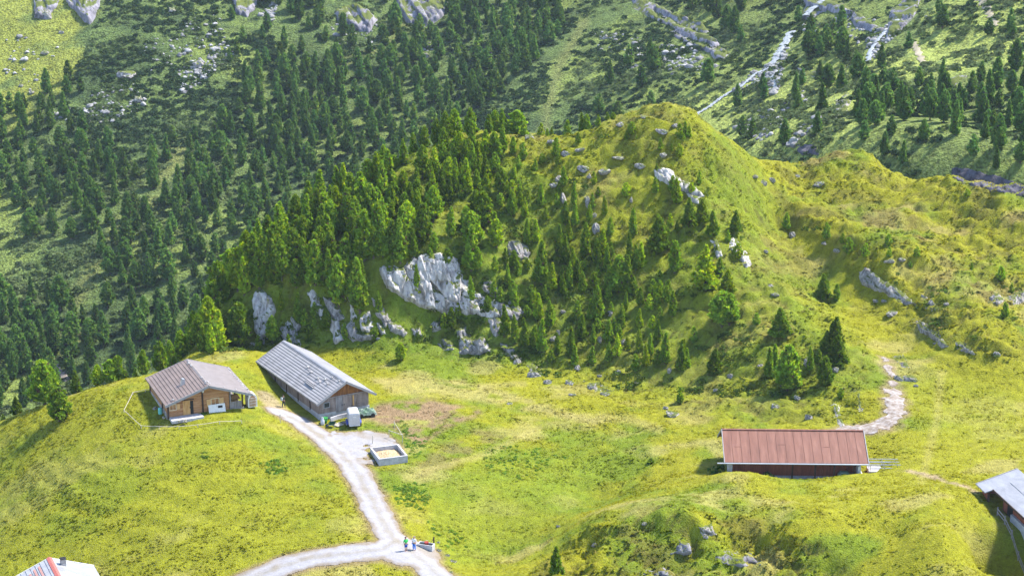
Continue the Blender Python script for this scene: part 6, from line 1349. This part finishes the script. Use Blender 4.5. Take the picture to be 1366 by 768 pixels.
p = hit1(378.5, 543)[0]; person(p, 2.4, 'person in dark hiking clothes walking up the track beside the long barn', F_DRK, F_DRK, False, M_HAIR, .16, ('grey backpack carried by the walker beside the long barn', F_GRY))
# ------------------------------------------------------------------ labels of the trees, from where each one stands and how it looks
ZONES = [('near', [(-20, 480), (110, 480), (110, 580), (-20, 580)], 'at the left crest of the hut hill'), ('near', [(110, 460), (200, 460), (200, 540), (110, 540)], 'in the row along the crest behind the log hut'),
         ('near', [(200, 400), (310, 400), (310, 500), (200, 500)], 'at the forest tip behind the two huts'), ('near', [(310, 420), (425, 420), (425, 480), (310, 480)], 'below the pillar behind the grey barn'),
         ('near', [(270, 200), (430, 200), (430, 400), (270, 400)], 'in the dark wood at the left knoll end'), ('near', [(430, 200), (500, 200), (500, 345), (430, 345)], 'in the upper wood of the left knoll half'), ('near', [(425, 345), (505, 345), (505, 460), (425, 460)], 'among the rock ribs left of the broad cliff'),
         ('near', [(500, 150), (640, 150), (640, 215), (500, 215)], 'on the skyline of the wooded left shoulder'), ('near', [(640, 150), (720, 150), (720, 215), (640, 215)], 'in the cluster at the knoll skyline saddle'), ('near', [(500, 215), (600, 215), (600, 275), (500, 275)], 'in the clearing under the left shoulder'), ('near', [(600, 215), (720, 215), (720, 275), (600, 275)], 'below the skyline cluster in broken turf'),
         ('near', [(500, 275), (600, 275), (600, 350), (500, 350)], 'right above the broad cliff'), ('near', [(600, 275), (660, 275), (660, 400), (600, 400)], 'above the right end of the broad cliff'), ('near', [(660, 275), (720, 275), (720, 350), (660, 350)], 'around the dark purple outcrop'), ('near', [(660, 350), (720, 350), (720, 420), (660, 420)], 'under the dark purple outcrop'),
         ('near', [(720, 150), (930, 150), (930, 235), (720, 235)], 'on the open grassy hilltop'), ('near', [(720, 235), (830, 235), (830, 300), (720, 300)], 'along the white rock splinters uphill'), ('near', [(830, 235), (1000, 235), (1000, 325), (830, 325)], 'near the white rock band under the summit'),
         ('near', [(720, 300), (780, 300), (780, 395), (720, 395)], 'in the thick wood mid knoll'), ('near', [(780, 300), (860, 300), (860, 400), (780, 400)], 'in the wood right of the knoll middle'), ('near', [(860, 320), (1010, 320), (1010, 420), (860, 420)], 'on the heathy slope around the pale larch'),
         ('near', [(560, 400), (720, 400), (720, 500), (560, 500)], 'in the slim row over the broken crags'), ('near', [(720, 395), (800, 395), (800, 500), (720, 500)], 'on the lower slope above the pale boulders'), ('near', [(800, 395), (960, 395), (960, 510), (800, 510)], 'on the lower slope above the open meadow'), ('near', [(940, 410), (1070, 410), (1070, 540), (940, 540)], 'in the tall clump on the knoll foot'), ('near', [(1060, 380), (1135, 380), (1135, 540), (1060, 540)], 'on the knoll foot near the gully'),
         ('near', [(1000, 240), (1400, 240), (1400, 440), (1000, 440)], 'on the rolling ridge beyond the gully'), ('near', [(480, 440), (620, 440), (620, 520), (480, 520)], 'on the green bank below the cliffs'), ('near', [(600, 600), (1000, 600), (1000, 800), (600, 800)], 'on the near mound'),
         ('far', [(-20, 0), (150, 0), (150, 300), (-20, 300)], 'in the wood below the bright upper left meadow'), ('far', [(-20, 300), (90, 300), (90, 580), (-20, 580)], 'in the valley wood at the left picture edge'), ('far', [(90, 300), (200, 300), (200, 580), (90, 580)], 'in the valley wood beyond the log hut'), ('far', [(200, 250), (420, 250), (420, 580), (200, 580)], 'in the valley wood beyond the knoll tip'), ('far', [(150, 0), (420, 0), (420, 250), (150, 250)], 'on the far slope under the scree'), ('far', [(420, 0), (760, 0), (760, 220), (420, 220)], 'on the far slope above the wooded shoulder'), ('far', [(760, 0), (1040, 0), (1040, 220), (760, 220)], 'by the stream beyond the summit'),
         ('far', [(1040, 0), (1150, 0), (1150, 110), (1040, 110)], 'in the upper clump between the two streams'), ('far', [(1040, 110), (1160, 110), (1160, 260), (1040, 260)], 'by the leaning rock slab across the saddle'), ('far', [(1150, 0), (1400, 0), (1400, 110), (1150, 110)], 'high on the sunny right slope'), ('far', [(1160, 110), (1260, 110), (1260, 180), (1160, 180)], 'in the upper left of the right slope wood'), ('far', [(1260, 110), (1400, 110), (1400, 180), (1260, 180)], 'in the upper right of the right slope wood'), ('far', [(1160, 180), (1260, 180), (1260, 280), (1160, 280)], 'in the lower left of the right slope wood'), ('far', [(1260, 180), (1400, 180), (1400, 290), (1260, 290)], 'in the lower right of the right slope wood')]
ORD = ['', 'second ', 'third ', 'fourth ', 'fifth ', 'sixth ', 'seventh ']
def KP(k): return {'pine': 'pines', 'larch': 'larches', 'young pine': 'young pines', 'conifer': 'conifers'}[k]
buckets = {}
KIND = {'stone_pine': 'pine', 'larch_tree': 'larch', 'pine_sapling': 'young pine', 'far_conifer': 'conifer'}
for (o, a, key, where) in INDIV:
    nm = o.name.split('.')[0]; kind = KIND[nm]
    u, v, h = a[0], a[1], a[2]
    z = next((w_ for (wh, poly, w_) in ZONES if wh == where and in_poly(np.array([u]), np.array([v]), poly)[0]), 'on the far mountainside' if where == 'far' else 'on the slopes of the knoll')
    c = next(ch_ for ch_ in o.children if ch_.name.startswith('crown')).color; lum = (c[0] + c[1]) / 2 * (1 / .72 if key == 'cone' else 1) / (.67 if where == 'far' else 1)
    tone = 'yellow green' if key == 'larch' else 'dark' if lum < .86 or key == 'cone' else 'pale' if lum > 1.22 else 'green'
    hs = 'tall' if h > 44 else 'low' if h < 27 else 'middling'
    if nm == 'pine_sapling': hs = 'small' if h > 13 else 'tiny'
    buckets.setdefault((where, z, hs, tone, kind), []).append((u, o))
for (where, z, hs, tone, kind), lst in buckets.items():
    lst.sort(key=lambda q: q[0]); n_ = len(lst); grp = kind + ' trees ' + z
    for i, (u, o) in enumerate(lst):
        if n_ == 1: lab = '%s %s %s %s' % (hs, tone, kind, z)
        elif n_ <= 14:
            lab = ('%s%s %s %s %s %s' % (ORD[i] if i else 'leftmost ', hs, tone, kind, 'from left' if i else '', z)) if i < (n_ + 1) // 2 else ('%s%s %s %s %s %s' % (ORD[n_ - 1 - i] if n_ - 1 - i else 'rightmost ', hs, tone, kind, 'from right' if n_ - 1 - i else '', z))
            lab = ' '.join(lab.split())
        else: lab = '%s %s %s close among others %s' % (hs, tone, kind, z)
        tag(o, lab, 'larch' if kind == 'larch' else 'pine' if 'pine' in kind else 'conifer', grp)

for (o, a, key, where) in INDIV:
    if len(o['label'].split()) > 16: print('LONG', o['label'])
# ------------------------------------------------------------------ light
SUN_DIR = Vector((.60, .28, .92)).normalized()      # towards the sun: right and a little beyond the knoll
elev = math.asin(SUN_DIR.z); azim = math.atan2(SUN_DIR.x, SUN_DIR.y)
sd = bpy.data.lights.new('sun', 'SUN'); sd.energy = SUN_E; sd.angle = R(SUN_A); sd.color = (1, .95, .86)
so = bpy.data.objects.new('sun', sd); COL.objects.link(so); so.rotation_euler = (-SUN_DIR).to_track_quat('-Z', 'Y').to_euler()
w = bpy.data.worlds.new('World'); scene.world = w; w.use_nodes = True; nt = w.node_tree
bg = next(n for n in nt.nodes if n.type == 'BACKGROUND'); bg.inputs[1].default_value = SKY_S
st = nt.nodes.new('ShaderNodeTexSky'); st.sky_type = 'NISHITA'; st.sun_disc = False; st.sun_elevation = elev; st.sun_rotation = azim; st.altitude = 1600; st.air_density = 1.0; st.dust_density = 1.5
nt.links.new(st.outputs[0], bg.inputs[0])
vs = scene.view_settings; vs.view_transform = 'Standard'; vs.look = 'None'; vs.gamma = 1; vs.use_curve_mapping = False; vs.exposure = EXPO
scene.render.engine = 'CYCLES'
cy = scene.cycles; cy.max_bounces = 6; cy.diffuse_bounces = 3; cy.glossy_bounces = 2; cy.transmission_bounces = 4; cy.volume_bounces = 0; cy.transparent_max_bounces = 6; cy.use_denoising = True
cy.use_adaptive_sampling = True; cy.adaptive_threshold = .02
if HAZE > 0:
    hb = MB().box(-420, 420, -20, 740, -130, 130)
    hm, hnt, _, HL = node_mat('haze_air'); v = N(hnt, 'ShaderNodeVolumePrincipled', ins={'Color': (.70, .83, 1.0, 1), 'Density': HAZE, 'Anisotropy': .2}); o = N(hnt, 'ShaderNodeOutputMaterial'); HL.new(v.outputs[0], o.inputs['Volume'])
    tag(hb.build('haze', hm), kind='stuff')
